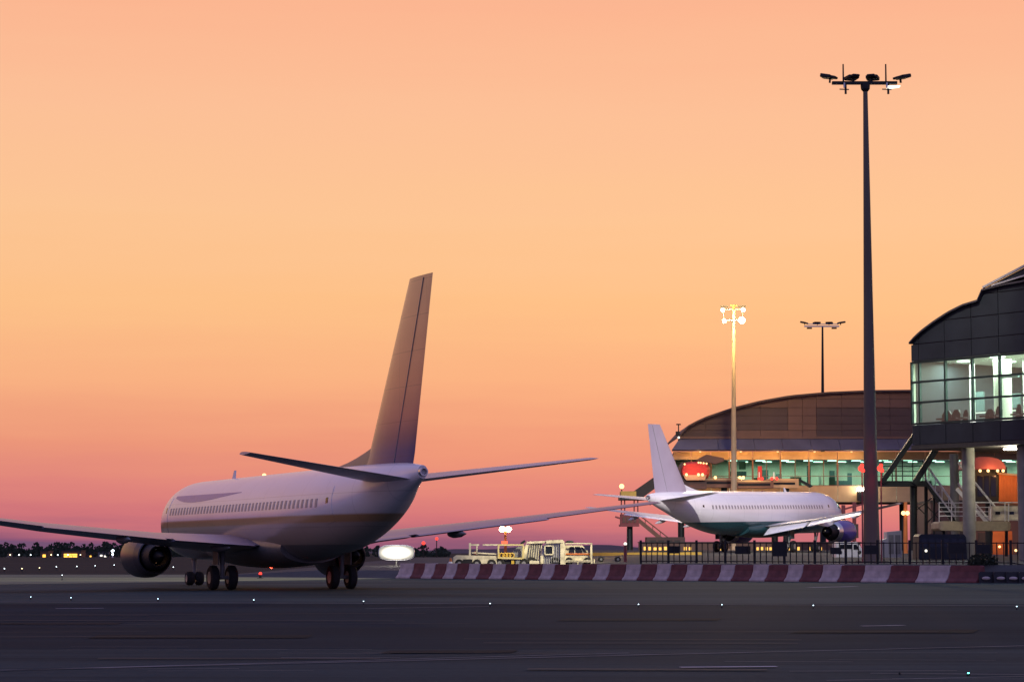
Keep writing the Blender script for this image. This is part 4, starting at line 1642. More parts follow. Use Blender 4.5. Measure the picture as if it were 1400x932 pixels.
def flood_head(root, c, yaw, tilt, w_, d_, h_, lens, name='floodlight_head', m=None):
    """a floodlight body that looks away from the camera (+y turned by yaw) and down by tilt"""
    b_ = MB()
    Rm = Matrix.Rotation(yaw, 3, 'Z') @ Matrix.Rotation(-tilt, 3, 'X')
    P_ = lambda x, y, z: Vector(c) + Rm @ Vector((x, y, z))
    rg_ = []
    for y, k in ((-d_ * .5, .35), (-d_ * .42, .62), (-d_ * .15, .72), (-d_ * .1, .95), (d_ * .45, 1.0), (d_ * .5, .98)):
        rg_.append([P_(sx_ * w_ / 2 * k, y, sz_ * h_ / 2 * k) for sx_, sz_ in ((-1, -.7), (-.8, -1), (.8, -1), (1, -.7), (1, .7), (.8, 1), (-.8, 1), (-1, .7))])
    b_.loft(rg_)
    hd = b_.build(name, m or M['black'], root)
    b_ = MB()
    b_.add([P_(-w_ * .42, d_ * .505, -h_ * .4), P_(w_ * .42, d_ * .505, -h_ * .4), P_(w_ * .42, d_ * .505, h_ * .4), P_(-w_ * .42, d_ * .505, h_ * .4)], [(0, 1, 2, 3)])
    b_.build('lens', lens, hd)
    b_ = MB()
    b_.bar(P_(0, -.05, -h_ * .35), Vector((c[0], c[1], top_z(root) - .02)), .1, .1)
    b_.build('bracket', m or M['black'], hd)
    return hd


def top_z(root):
    return root.get('armz', 0.0)


tm['armz'] = g6(0, -5).z
for dx, dy, yaw, tl, wd in ((-53, -13.5, 1.15, -.2, .9), (-18, -13.5, .35, .1, .8), (10, -13.5, -.35, .1, .8), (53, -13, -1.15, -.2, .9)):
    flood_head(tm, g6(dx * .93, dy + .5), R(0) + yaw, tl, wd, 1.0, .24, M['apron_lens'])
for dx in (-31, 28):
    b = MB()
    b.tube(g6(dx, -3, -.2), g6(dx, -30, -.2), .055, .045, 8)
    b.build('aerial_rod', M['black'], tm)
    b = MB()
    b.tube(g6(dx + 3.4, -2, -.1), g6(dx + 3.4, 11.5, -.1), .07, .07, 8)
    b.bar(g6(dx - 5, 4.8, -.1), g6(dx + 8, 5.2, -.1), .06, .06)
    b.build('hanging_bracket', M['black'], tm)
    b = MB()
    b.span(g6(dx + .2, 3, -.25), g6(dx + 2.2, -4, -.12))
    b.build('junction_box', M['white'], tm)
b = MB()
b.loft([[g6(30.5, 4, -.2), g6(30.5, 4, .3), g6(30.5, .2, .3), g6(30.5, .2, -.2)], [g6(39, 2.2, -.2), g6(39, 2.2, .3), g6(39, .1, .3), g6(39, .1, -.2)], [g6(48, .9, -.2), g6(48, .9, .3), g6(48, 0, .3), g6(48, 0, -.2)]])
b.build('lit_floodlight', M['hood_lamp'], tm)
lp = mo + top
for tx, ty in ((pl.x - 8, pl.y - 8), (pl.x + 2, pl.y)):
    lamp('apron_flood', lp + Vector((.0, 1.4, -.2)), 125000, (1.0, .93, .88), .5, 'SPOT', (tx, ty, 4), 26, .6)
lamp('apron_flood', lp + Vector((1.2, 1.0, -.4)), 13000, (1.0, .9, .7), .5, 'SPOT', (36, 178, 4), 50, .8)
lamp('apron_flood', lp + Vector((-1.2, 1.2, -.3)), 140000, (1.0, .88, .58), .5, 'SPOT', (1.5, 170, 1.4), 17, .7)
lamp('apron_flood', lp + Vector((-1.6, .8, -.3)), 45000, (1.0, .95, .78), .5, 'SPOT', (-24, 150, 0), 32, .9)
# red lamps on low posts beside the pole
for x in (1178.5, 1204.5):
    rp = thing('obstruction_light', 'red lamp cluster on a thin post just %s of the tallest mast' % ('left' if x < 1190 else 'right'), 'warning light', (at(x, 700, 144.5).x, 144.5, apron_z(20, 144.5)))
    o = rp.location
    b = MB()
    b.tube((0, 0, 0), at(x, 632, 144.5) - o, .05, .04, 8)
    b.build('post', M['darkred'], rp)
    for dx, dy in ((-1.5, 640), (1.5, 643), (0, 636)):
        b = MB()
        b.ball(at(x + dx, dy, 144.4) - o, .12 if dy != 640 else .18, 8, 6)
        b.build('lamp', M['red_lamp'], rp)

# lit mast behind the parked jet
D2 = 256.0
x2 = at(1003, 700, D2).x
lm = thing('floodlight_mast', 'floodlight mast with four blazing lamps and a golden lit pole', 'light mast', (x2, D2, apron_z(x2, D2)))
mo2 = lm.location
M['lamplit_pole'] = mat('pole with lamp gold in colour', (.5, .36, .2), .5, .0, .12, .6)  # lamp light on the pole is put into its golden colour
mast_pole(lm, 1003, 424, 740, D2, .16, .40, M['lamplit_pole'])
t2 = at(1003, 424, D2) - mo2
g7 = lambda dx, dy, d=0.0: t2 + Vector((dx / F * D2, d, -dy / F * D2))
b = MB()
b.bar(g7(-16, -1), g7(15, -1), .1, .1)
b.bar(g7(-16, 13.5), g7(13, 13.5), .1, .1)
b.bar(g7(-14, -2), g7(-14, 14), .06, .06)
b.bar(g7(12, -2), g7(12, 14), .06, .06)
b.build('lamp_frame', M['steel'], lm)
b = MB()
b.tube(g7(0, 0), g7(0, -6), .12, .12, 8)
b.box(g7(0, -6.5), (.7, .3, .12))
b.build('pole_head', M['orange'], lm)
lm['armz'] = t2.z
for dx, dy, r_ in ((-15, 0, .17), (13, -.5, .20), (-13, 15, .19), (11, 14, .32)):
    b = MB()
    b.lathe(g7(dx, dy, -.15), (0, 1, 0), [(0, r_ * 1.15), (.06, r_ * 1.2), (.35, r_ * .8), (.5, r_ * .3), (.52, .02)], 16)
    hd = b.build('floodlight_head', M['dark_steel'], lm, True)
    b = MB()
    b.lathe(g7(dx, dy, -.1), (0, -1, 0), [(0, r_ * 1.1), (.06, r_ * .9), (.14, r_ * .5), (.17, .02)], 16)
    b.build('lens', M['mast_lamp'], hd, True)
for x in (-15.5, -10, 9, 14):
    b = MB()
    b.box(g7(x, -5.2), (.4, .2, .1))
    b.build('lamp_shade', M['dark_steel'], lm)
lamp('mast_light', mo2 + g7(-1, 12, -3.5), 7000, (1.0, .72, .32), .3)
lamp('mast_flood', mo2 + g7(0, 6, -1.0), 42000, (1.0, .8, .5), .5, 'SPOT', (18, 200, 2), 60, .8)

# far unlit mast behind the roof
D3 = 335.0
x3 = at(1124.5, 700, D3).x
fm = thing('floodlight_mast', 'slim dark floodlight mast rising behind the roof of the far terminal', 'light mast', (x3, D3, 0))
mo3 = fm.location
mast_pole(fm, 1124.5, 447, 757, D3, .13, .5, M['dark_steel'])
t3 = at(1124.5, 447, D3) - mo3
g8 = lambda dx, dy, d=0.0: t3 + Vector((dx / F * D3, d, -dy / F * D3))
b = MB()
b.bar(g8(-25, -1), g8(23, -1), .18, .18)
b.bar(g8(-22, -4), g8(22, -4), .1, .1)
b.build('crossarm', M['white'], fm)
fm['armz'] = g8(0, -3).z
for dx, dy, yaw in ((-24.5, -6, 1.1), (-7, -6, .3), (9, -6, -.3), (25, -6, -1.0)):
    flood_head(fm, g8(dx, dy), yaw, .05 if abs(dx) < 12 else -.2, 1.05, 1.0, .26, M['apron_lens'])
for dx in (-18, 16):
    b = MB()
    b.box(g8(dx, 1.5), (.7, .4, .2))
    b.build('lower_head', M['black'], fm)

# mid mast with twin amber lamps behind the service vehicles
D4 = 300.0
x4 = at(691, 700, D4).x
am = thing('floodlight_mast', 'short mast with twin amber lamps behind the white service vehicles', 'light mast', (x4, D4, apron_z(x4, D4)))
mo4 = am.location
b = MB()
b.tube((0, 0, 0), at(691, 727, D4) - mo4, .2, .14, 10)
b.build('pole', M['orange'], am)
b = MB()
b.bar(at(685, 727, D4) - mo4, at(697, 727, D4) - mo4, .12, .12)
b.build('crossarm', M['orange'], am)
for x in (686.7, 695):
    b = MB()
    b.ball(at(x, 723, D4) - mo4, .36, 12, 8, (1, .8, .9))
    b.build('lamp', M['mast_lamp'], am, True)
b = MB()
b.span(at(685.5, 743, D4 - .5) - mo4, at(694, 739, D4 + .5) - mo4)
b.build('red_beacon_box', emit('red glow box', (1, .16, .08), 1.6), am)

# made-up light panel in place of a smeared white glow by the jet's tail
D5 = 186.0
p5 = at(542, 755, D5)
fb = thing('floodlight', 'made-up glaring white light panel on a stand behind the tail of the taxiing airliner', 'floodlight', (p5.x, D5, 0))
def sup(w_, h_, y):
    return [Vector((w_ * math.copysign(abs(math.cos(a)) ** .62, math.cos(a)), y, p5.z + h_ * math.copysign(abs(math.sin(a)) ** .62, math.sin(a)))) for a in np.linspace(0, 2 * math.pi, 41)[:-1]]


b = MB()
b.loft([sup(1.36, .55, .3), sup(1.44, .62, .24), sup(1.44, .62, -.02), sup(1.38, .57, -.04)])
hd = b.build('lamp_housing', M['greymetal'], fb, True)
b = MB()
b.loft([sup(1.38, .56, -.02), sup(1.36, .54, -.09), sup(1.2, .42, -.17), sup(.7, .2, -.2)])
b.build('lens', M['blob_lens'], hd, True)
b = MB()
b.tube((0, 0, .3), (0, .22, p5.z - .5), .06, .06, 8)
b.build('stand', M['steel'], fb)
b = MB()
b.box((0, 0, .32), (1.2, .9, .35))
b.build('base', M['grey'], fb)
for x in (-.45, .45):
    b = MB()
    b.lathe((x, -.55, .18), (0, 1, 0), [(0, .02), (0, .18), (.12, .18), (.12, .02)], 14)
    b.build('wheel', M['tyre'], fb)
lamp('blob_light', p5 + Vector((0, -.9, 0)), 260, (1, .94, .8), .5)
for x, y, D, r_ in ((579, 742, 420, .32), (597, 736, 520, .34)):
    t = thing('obstruction_light', 'small red lamp on a far post %s' % ('nearer the white light panel' if x < 590 else 'right of the other red lamp, higher'), 'warning light', (at(x, 700, D).x, D, 0))
    b = MB()
    b.tube((0, 0, -.1), at(x, y + 1, D) - t.location, .12, .1, 8)
    b.build('post', M['dark_steel'], t)
    b = MB()
    b.ball(at(x, y, D) - t.location, r_, 10, 6)
    b.build('lamp', M['red_lamp'], t)

# ------------------------------------------------------------------ red and white barrier
edges = [545, 564, 579, 593, 608.5, 623, 639, 654, 671.5, 689, 706, 721, 739, 756, 775, 793, 813, 831, 853, 873, 895, 914, 936, 957, 982, 1001, 1026, 1047, 1073.5, 1094, 1121, 1146, 1178, 1213, 1252, 1294, 1336]


def barpt(px):
    """point of the barrier line seen at photograph column px"""
    X = 0.0
    for _ in range(40):
        D = barline(X)
        X = (px - 700) / F * D
    return Vector((X, barline(X), 0))


ORD = 'first second third fourth fifth sixth seventh eighth ninth tenth eleventh twelfth thirteenth fourteenth fifteenth sixteenth seventeenth eighteenth nineteenth'.split()
prof_b = [(-.30, 0), (-.30, .08), (-.20, .26), (-.11, .62), (-.085, .98), (.085, .98), (.11, .62), (.20, .26), (.30, .08), (.30, 0)]
pts = [barpt(x + 5) for x in edges]
rr = random.Random(5)
for i in range(len(edges) - 1):
    a, c = pts[i], pts[i + 1]
    mid = (a + c) / 2
    d = c - a
    ln = d.length
    rz = math.atan2(d.y, d.x)
    b = MB()
    h = 1.0 + rr.uniform(-.022, .018)
    rings = []
    for t, k in ((.012 / ln, .94), (.05 / ln, 1), (1 - .07 / ln, 1), (1 - .03 / ln, .94)):
        x = -ln / 2 + t * ln
        rings.append([Vector((x + (py_ * .95), py_ * k, pz * k * h)) for py_, pz in prof_b])
    b.loft(rings)
    red = i % 2 == 1
    o = b.build('barrier_block', M['bar_red'] if red else M['bar_white'], None, False, (mid.x, mid.y, 0.012), rz + rr.uniform(-.016, .016))
    if i == len(edges) - 2:
        tag(o, 'last dark red barrier block at the right end of the striped barrier', 'barrier', 'striped barrier blocks')
    elif i == 0:
        tag(o, 'first white barrier block at the left end of the striped barrier', 'barrier', 'striped barrier blocks')
    else:
        tag(o, 'worn %s plastic block, %s %s one from the left end of the striped barrier' % (('red', ORD[i // 2], 'red') if red else ('white', ORD[i // 2], 'white')), 'barrier', 'striped barrier blocks')
# black kerb barrier with white ends
for k, x in enumerate((1345, 1365, 1382, 1399, 1418, 1440)):
    p = barpt(x)
    t = thing('kerb_barrier', 'low black barrier unit with white rounded foot, %s from the striped barrier' % ORD[k], 'barrier', (p.x, p.y, .012), 0, 'low black barrier units')
    b = MB()
    b.prism([(-.42, -.22, 0), (.42, -.22, 0), (.42, -.1, .5), (.36, -.08, .62), (-.36, -.08, .62), (-.42, -.1, .5)], (0, .36, 0))
    b.build('body', M['black'], t)
    b = MB()
    b.ball((-.05, -.26, .26), .24, 14, 8, (1.0, .35, .42))
    b.build('white_foot', M['bar_white'], t, True)

# ------------------------------------------------------------------ fence on the bank
fa, fc = at(876, 750, 150.5), at(1420, 750, 132.5)
fn = thing('fence', 'black steel bar fence standing above the striped barrier', 'fence', (fa.x, fa.y, 0))
dv = (fc - fa).to_2d()
nb = 64
n_post = 0
for k in range(nb + 1):
    t = k / nb
    x, y = dv.x * t, dv.y * t
    zb = apron_z(fa.x + x, fa.y + y) - .05
    s_ = F / (fa.y + y)
    ht = CAMZ + 14.2 / s_ * 1.0
    b = MB()
    if k % 5 == 0:
        b.span((x - .075, y - .06, zb), (x + .075, y + .06, ht + .12))
        b.build('fence_post', M['fence'], fn)
    else:
        b.tube((x, y, zb + .05), (x, y, ht), .034, .034, 6)
        b.build('fence_bar', M['fence'], fn)
for zf in (0, 1):
    b = MB()
    for k in range(0, nb, 4):
        t0, t1 = k / nb, (k + 4) / nb
        q0, q1 = [Vector((dv.x * t, dv.y * t, (CAMZ + 13 / (F / (fa.y + dv.y * t))) if zf else apron_z(fa.x + dv.x * t, fa.y + dv.y * t) + .12)) for t in (t0, t1)]
        b.bar(q0 + Vector((0, .04, 0)), q1 + Vector((0, .04, 0)), .05, .06)
    b.build('fence_rail', M['fence'], fn)
# signs and bundles hung on the fence
for x0, x1, y0, y1 in ((1056, 1076, 740, 760), (1181, 1200, 745, 757), (912, 930, 746, 756), (1005, 1026, 746, 757), (1135, 1150, 748, 757), (1296, 1320, 743, 756), (1334, 1354, 744, 756)):
    c = (x0 + x1) / 2
    t = (at(c, 750, 145).x - fa.x) / dv.x
    D = fa.y + dv.y * t - .1
    b = MB()
    p, q_ = at(x0, y1, D), at(x1, y0, D - .06)
    b.span(p - at(c, y1, D), q_ - at(c, y1, D))
    o = b.build('sign_board', M['fence'], None, False, at(c, y1, D))
    tag(o, 'plain black board hung on the fence bars, %s' % {1056: 'large and square under the wing', 1181: 'in front of the tallest mast', 912: 'furthest left', 1005: 'second from the left', 1135: 'below the violet engine', 1296: 'just left of the thick column', 1334: 'just right of the thick column'}[x0], 'board', 'boards on the fence')

# shrub at the barrier end
b = MB()
rr = random.Random(11)
c0 = barpt(1352) + Vector((0, 2.2, 1.0))
for k in range(420):
    a = rr.uniform(0, 6.28)
    r_ = rr.random() ** .5
    c = c0 + Vector((math.cos(a) * r_ * .85, math.sin(a) * r_ * .5, rr.random() ** 1.3 * .85 * (1.1 - r_ * .6)))
    d1 = Vector((rr.uniform(-1, 1), rr.uniform(-1, 1), rr.uniform(-.3, 1))).normalized() * .11
    d2 = d1.cross(Vector((rr.uniform(-1, 1), 1, .3))).normalized() * .05
    b.add([c - d1, c + d2, c + d1, c - d2], [(0, 1, 2, 3)])
o = b.build('shrub', M['leaf'], None)
tag(o, 'small dark leafy shrub behind the right end of the striped barrier', 'shrub')

# ------------------------------------------------------------------ service vehicles behind the barrier
def wheels(b_root, xs_, y0, y1, r_):
    for x in xs_:
        for y in (y0, y1):
            b_ = MB()
            b_.lathe((x, y - .13, r_), (0, 1, 0), [(0, .02), (0, r_ * .5), (-.01, r_ * .85), (.05, r_), (.21, r_), (.26, r_ * .85), (.26, .02)], 18)
            wv = b_.build('wheel', M['tyre'], b_root, True)
            b_ = MB()
            b_.lathe((x, y - .15, r_), (0, 1, 0), [(0, .02), (0, r_ * .42), (.28, r_ * .42), (.28, .02)], 12)
            b_.build('rim', M['hub'], wv)


DG = 168.0
k168 = DG / F
gx = lambda x, x0: (x - x0) * k168
gz_ = lambda y, z0: CAMZ + (HZ - y) * k168 - z0
X0 = 655
za = apron_z(at(X0, 755, DG).x, DG)
tr = thing('tow_tractor', 'low white aircraft tow tractor with open rail frame at the left of the vehicles', 'tractor', (at(X0, 755, DG).x, DG, za))
G = lambda x, y, d=0.0: Vector((gx(x, X0), d, gz_(y, za)))
b = MB()
b.prism([G(620, 774), G(620, 761), G(624, 758.5), G(678, 759.5), G(680, 774)], (0, 2.2, 0))
b.build('body', M['cream'], tr)
b = MB()
b.prism([G(611, 776), G(612, 772.5), G(646, 772.5), G(646, 776)], (0, 2.0, 0))
b.build('bumper', M['white'], tr)
for x0, x1, y0, y1 in ((633, 646, 764, 770), (660, 671, 771, 775)):
    b = MB()
    b.span(G(x0, y1, -.03), G(x1, y0, .03))
    b.build('recess', M['black'], tr)
b = MB()
b.bar(G(642.5, 772, .1), G(642.5, 742, .1), .14, .14)
b.bar(G(652, 757, .1), G(652, 744, .1), .1, .1)
b.bar(G(642, 744.5, .1), G(655, 744.5, .1), .12, .12)
b.bar(G(660, 744.5, .1), G(681, 744.5, .1), .1, .1)
b.bar(G(645, 755, .1), G(680, 757, .1), .1, .1)
b.bar(G(642, 757, 1.9), G(642, 744, 1.9), .1, .1)
b.bar(G(642, 744.5, .1), G(642, 744.5, 1.9), .1, .1)
b.build('rail_frame', M['cream'], tr)
b = MB()
b.prism([G(647, 757, .3), G(649, 753, .3), G(652, 755, .3), G(652, 757, .3)], (0, .5, 0))
b.build('seat', M['orange'], tr)
wheels(tr, [gx(628, X0), gx(652, X0), gx(672, X0)], .1, 2.0, .34)

X1 = 704
za = apron_z(at(X1, 755, DG).x, DG)
gp = thing('ground_power_unit', 'yellow framed ground power unit with hose coils between tow tractor and white cab', 'ground unit', (at(X1, 755, DG).x, DG, za))
G = lambda x, y, d=0.0: Vector((gx(x, X1), d, gz_(y, za)))
b = MB()
for d in (0, 1.9):
    b.bar(G(681.5, 763, d), G(681.5, 744, d), .1, .12)
    b.bar(G(681.5, 744.5, d), G(716, 744.5, d), .1, .1)
    b.bar(G(681.5, 762, d), G(714, 763, d), .1, .12)
    b.bar(G(715, 763, d), G(716, 746, d), .1, .14)
b.build('frame', M['paleyellow'], gp)
b = MB()
b.prism([G(700, 761, .3), G(702, 752, .3), G(708, 747, .3), G(714, 746, .3), G(714, 761, .3)], (0, 1.4, 0))
b.build('engine_hood', M['grey'], gp)
b = MB()
b.span(G(677, 772, .1), G(722, 764.5, 2.0))
b.build('chassis', M['black'], gp)
b = MB()
b.span(G(699, 771, .03), G(703, 765, .1))
b.build('yellow_panel', M['yellow'], gp)
b = MB()
b.span(G(705, 771, .02), G(717, 765, .1))
b.build('grille', M['grey'], gp)
for x in (686, 690.5, 695, 699.5):
    b = MB()
    c = G(x, 759, .25)
    b.loft([[c + Vector(((.17 + .05 * math.cos(2 * math.pi * j / 8)) * math.cos(a), .05 * math.sin(2 * math.pi * j / 8), (.17 + .05 * math.cos(2 * math.pi * j / 8)) * math.sin(a))) for j in range(8)] for a in np.linspace(0, 2 * math.pi, 17)], cap=False)
    b.build('hose_coil', M['yellow'], gp, True)
b = MB()
b.bar(G(712, 743, .4), G(718, 739, .4), .1, .16)
b.build('handle', M['dark_steel'], gp)
wheels(gp, [gx(683, X1), gx(716, X1)], .15, 1.9, .36)

X2 = 750
za = apron_z(at(X2, 755, DG).x, DG)
cv = thing('cargo_loader', 'tall white cargo loader with ribbed grey curtain side and white doorway frame', 'loader', (at(X2, 755, DG).x, DG, za))
G = lambda x, y, d=0.0: Vector((gx(x, X2), d, gz_(y, za)))
b = MB()
b.prism([G(719, 772, .3), G(721, 746, .3), G(728, 741, .3), G(744, 741, .3), G(738, 748, .3), G(731, 772, .3)], (0, 1.8, 0))
b.build('curtain_body', M['grey'], cv)
for k in range(6):
    b = MB()
    x = 722 + k * 3.2
    b.bar(G(x, 770, .26), G(x + 3, 744 - min(k, 2), .26), .06, .06)
    b.build('curtain_rib', M['cream'], cv)
b = MB()
b.prism([G(738, 775, .1), G(742, 748, .1), G(748, 741, .1), G(768, 740, .1), G(768, 775, .1)], (0, 2.2, 0))
bd = b.build('body', M['greymetal'], cv)
for k in range(7):
    b = MB()
    x = 744 + k * 3.2
    b.bar(G(x, 773, .06), G(x, 744.5, .06), .05, .07)
    b.build('panel_rib', M['grey'], bd)
b = MB()
b.span(G(766, 776, -.05), G(771.5, 739.5, 2.4))
b.build('corner_post', M['cream'], cv)
b = MB()
b.bar(G(747, 740.5, 0), G(770, 739.6, 0), .16, .22)
b.bar(G(720, 741.5, .2), G(748, 740.5, .2), .12, .16)
b.bar(G(717, 763, .2), G(721, 744, .2), .1, .22)
b.build('roof_edge', M['cream'], cv)
b = MB()
for a, c in (((745, 757), (745, 746)), ((756, 757), (756, 746)), ((745, 746), (756, 746)), ((745, 757.5), (756, 757.5))):
    b.bar(G(*a, -.02), G(*c, -.02), .09, .09)
wf = b.build('window_frame', M['cream'], cv)
b = MB()
b.span(G(745.5, 757, .0), G(755.5, 746.5, .04))
b.build('window', M['dkglass'], wf)
b = MB()
b.span(G(739, 775, -.04), G(743, 759, .04))
b.build('door_edge', M['cream'], cv)
b = MB()
b.span(G(724, 776, -.3), G(737, 766, .2))
b.build('step_box', M['cream'], cv)
b = MB()
b.prism([G(752, 776, .02), G(754, 768, .02), G(764, 768, .02), G(766, 776, .02)], (0, .2, 0))
b.build('wheel_arch', M['black'], cv)
b = MB()
b.ball(G(779, 740.5, .8), .22, 10, 6, (1.4, 1, .5))
b.build('roof_vent', M['dark_steel'], cv)
wheels(cv, [gx(727, X2), gx(759, X2)], .2, 2.1, .4)

X3 = 790
za = apron_z(at(X3, 755, DG).x, DG)
cg = thing('cage_trolley', 'white tubular cage trolley carrying a small orange striped cab beside the loader', 'trolley', (at(X3, 755, DG).x, DG, za))
G = lambda x, y, d=0.0: Vector((gx(x, X3), d, gz_(y, za)))
b = MB()
for d in (0, 1.9):
    for x in (772.5, 809):
        b.bar(G(x, 774, d), G(x, 742, d), .07, .07)
    for y in (742.5, 766, 773):
        b.bar(G(772.5, y, d), G(809, y, d), .07, .07)
    b.bar(G(790, 774, d), G(790, 766, d), .05, .05)
for x in (772.5, 809):
    b.bar(G(x, 742.5, 0), G(x, 742.5, 1.9), .07, .07)
b.build('cage_frame', M['cream'], cg)
b = MB()
b.prism([G(773, 765, .3), G(774, 745, .3), G(796, 745, .3), G(804, 753, .3), G(806, 765, .3)], (0, 1.3, 0))
cbb = b.build('cab', M['cream'], cg)
for pts_ in (((778, 755), (779, 747), (785, 747), (785.5, 755)), ((787, 755), (786.5, 747), (793, 747), (797, 755)), ((798.5, 755), (794.5, 747.5), (797, 748), (803, 754.5))):
    b = MB()
    b.prism([G(x, y, .26) for x, y in pts_], (0, .08, 0))
    b.build('window', M['dkglass'], cbb)
b = MB()
b.span(G(773, 758, .25), G(806, 756, .32))
b.build('stripe', M['orange'], cbb)
b = MB()
b.span(G(773, 768, 0), G(809, 766.5, 1.9))
b.build('shelf', M['cream'], cg)
rr = random.Random(4)
for k in range(7):
    b = MB()
    b.ball(G(776 + k * 4.3, 763.5, .5), .15, 7, 5, (rr.uniform(.7, 1.4), 1, rr.uniform(.6, 1.3)))
    b.build('bag', M['cream'] if k % 2 else M['greymetal'], cg)
wheels(cg, [gx(778, X3), gx(803, X3)], .2, 1.7, .28)

# low white dolly right of the trolley
X4 = 830
za = apron_z(at(X4, 755, DG).x, DG)
dl = thing('flat_dolly', 'low white flat dolly on the apron right of the cage trolley', 'dolly', (at(X4, 755, DG).x, DG, za))
G = lambda x, y, d=0.0: Vector((gx(x, X4), d, gz_(y, za)))
b = MB()
b.prism([G(816, 774), G(818, 770.5), G(846, 770), G(852, 774)], (0, 1.5, 0))
b.build('bed', M['cream'], dl)
b = MB()
b.bar(G(813, 775, .7), G(813, 764, .7), .08, .08)
b.bar(G(813, 772, .7), G(818, 772, .7), .08, .08)
b.build('tow_bar', M['cream'], dl)
wheels(dl, [gx(822, X4), gx(845, X4)], .15, 1.3, .2)

# traffic cone beside the tractor and a person-high bollard post at the fence start
t = thing('traffic_cone', 'orange traffic cone at the front of the white tow tractor', 'cone', at(616, 775, DG) * 1.0)
t.location.z = apron_z(t.location.x, DG)
b = MB()
b.lathe((0, 0, 0), (0, 0, 1), [(0, .3), (.05, .3), (.05, .22), (.75, .05), (.76, .02)], 14)
b.build('cone_body', M['orange'], t)
b = MB()
b.lathe((0, 0, 0), (0, 0, 1), [(.3, .168), (.32, .17), (.48, .125), (.49, .115)], 14)
b.build('cone_band', M['white'], t)
t = thing('bollard', 'thin dark post with small lamp at the left end of the black fence', 'bollard', (at(855, 750, 158).x, 158, apron_z(8, 158)))
b = MB()
b.tube((0, 0, 0), (0, 0, 1.15), .12, .11, 10)
b.build('shaft', M['darkred'], t)
b = MB()
b.ball((0, 0, 1.22), .11, 10, 6)
b.build('cap', M['hood_lamp'], t)

# airport bus behind the fence, below the tan deck, and lit low building under the jet
DBS = 160.0
bx = at(1288, 755, DBS)
bs = thing('apron_bus', 'dark apron bus behind the fence under the tan deck', 'bus', (bx.x, DBS, apron_z(bx.x, DBS)))
kb = DBS / F
G = lambda x, y, d=0.0: Vector(((x - 1288) * kb, d, CAMZ + (HZ - y) * kb - bs.location.z))
b = MB()
b.prism([G(1256, 764), G(1257, 733), G(1260, 730), G(1318, 730), G(1321, 734), G(1322, 764)], (0, 2.4, 0))
b.build('body', M['clad'], bs)
for k in range(6):
    b = MB()
    b.span(G(1259.5 + k * 10.2, 748, -.03), G(1268 + k * 10.2, 736, .05))
    b.build('window', M['dkglass'], bs)
for x in (1266, 1300, 1314):
    b = MB()
    b.ball(G(x, 752.5, -.06), .09, 8, 5)
    b.build('side_lamp', M['warm_lamp'] if x > 1290 else M['hood_lamp'], bs)
wheels(bs, [(1268 - 1288) * kb, (1308 - 1288) * kb], .25, 2.1, .48)

DB2 = 258.0
lb = thing('service_building', 'low service building with rows of small amber windows under the parked airliner', 'building', (at(1000, 755, DB2).x, DB2, apron_z(24, DB2)))
kb2 = DB2 / F
G = lambda x, y, d=0.0: Vector(((x - 1000) * kb2, d, CAMZ + (HZ - y) * kb2 - lb.location.z))
b = MB()
b.span(G(876, 757), G(1176, 741.5, 4))
b.build('wall', M['brown_mid'], lb)
b = MB()
b.span(G(875, 741.5, -.2), G(1177, 740.4, 4.2))
b.build('roof', M['soffit'], lb)
for x in list(range(882, 914, 7)) + [937, 944] + list(range(1036, 1056, 6)) + list(range(1079, 1092, 6)) + list(range(1108, 1124, 7)) + [986, 992, 1012]:
    b = MB()
    b.span(G(x - 1.2 - rr.random(), 751.5 + rr.random() * 1.5, -.08), G(x + 1.0 + rr.random() * 1.2, 748 - rr.random() * 1.2, .1))
    b.build('window', M['amber_win'], lb)
b = MB()
b.span(G(1150, 750, -.1), G(1170, 743, .1))
b.build('white_shutter', M['white'], lb)

# white van lit between mast and engine
DV2 = 180.0
va = thing('service_van', 'boxy white service van behind the fence left of the tallest mast', 'van', (at(1160, 755, DV2).x, DV2, apron_z(26, DV2)))
kv = DV2 / F
G = lambda x, y, d=0.0: Vector(((x - 1160) * kv, d, CAMZ + (HZ - y) * kv - va.location.z))
b = MB()
b.prism([G(1143, 763), G(1143, 743), G(1146, 740.5), G(1172, 740.5), G(1178, 749), G(1182, 752), G(1182, 763)], (0, 2.0, 0))
b.build('body', M['white'], va)
for pts_ in (((1148, 750), (1148, 744), (1155, 744), (1155, 750)), ((1158, 750), (1158, 744), (1164, 744), (1164, 750)), ((1167, 751), (1167, 744), (1171, 744), (1175, 751))):
    b = MB()
    b.prism([G(x, y, -.03) for x, y in pts_], (0, .06, 0))
    b.build('window', M['dkglass'], va)
wheels(va, [(1149 - 1160) * kv, (1175 - 1160) * kv], .15, 1.8, .36)
lamp('van_work_light', Vector((va.location.x, DV2 - 4, va.location.z + 4)), 160, (1, .95, .8), .3)

# grey equipment cabinet right of the mast, tug lamp post
t = thing('equipment_cabinet', 'pale grey stepped equipment cabinet behind the fence right of the tallest mast', 'cabinet', (at(1221, 755, 178).x, 178, apron_z(28, 178)))
k7 = 178 / F
G = lambda x, y, d=0.0: Vector(((x - 1221) * k7, d, CAMZ + (HZ - y) * k7 - t.location.z))
b = MB()
b.prism([G(1206, 762), G(1206, 738), G(1213, 736), G(1213, 727), G(1233, 725), G(1233, 762)], (0, 1.6, 0))
b.build('body', M['greymetal'], t)
for x in (1215, 1224):
    b = MB()
    b.span(G(x, 757, -.03), G(x + 7, 731, .03))
    b.build('door', M['grey'], t)
t = thing('lamp_post', 'rust red post with twin orange lamps behind the grey cabinet', 'lamp post', (at(1238, 755, 215).x, 215, apron_z(36, 215)))
o = t.location
b = MB()
b.tube((0, 0, 0), at(1238, 686, 215) - o, .22, .16, 10)
b.build('post', M['orange'], t)
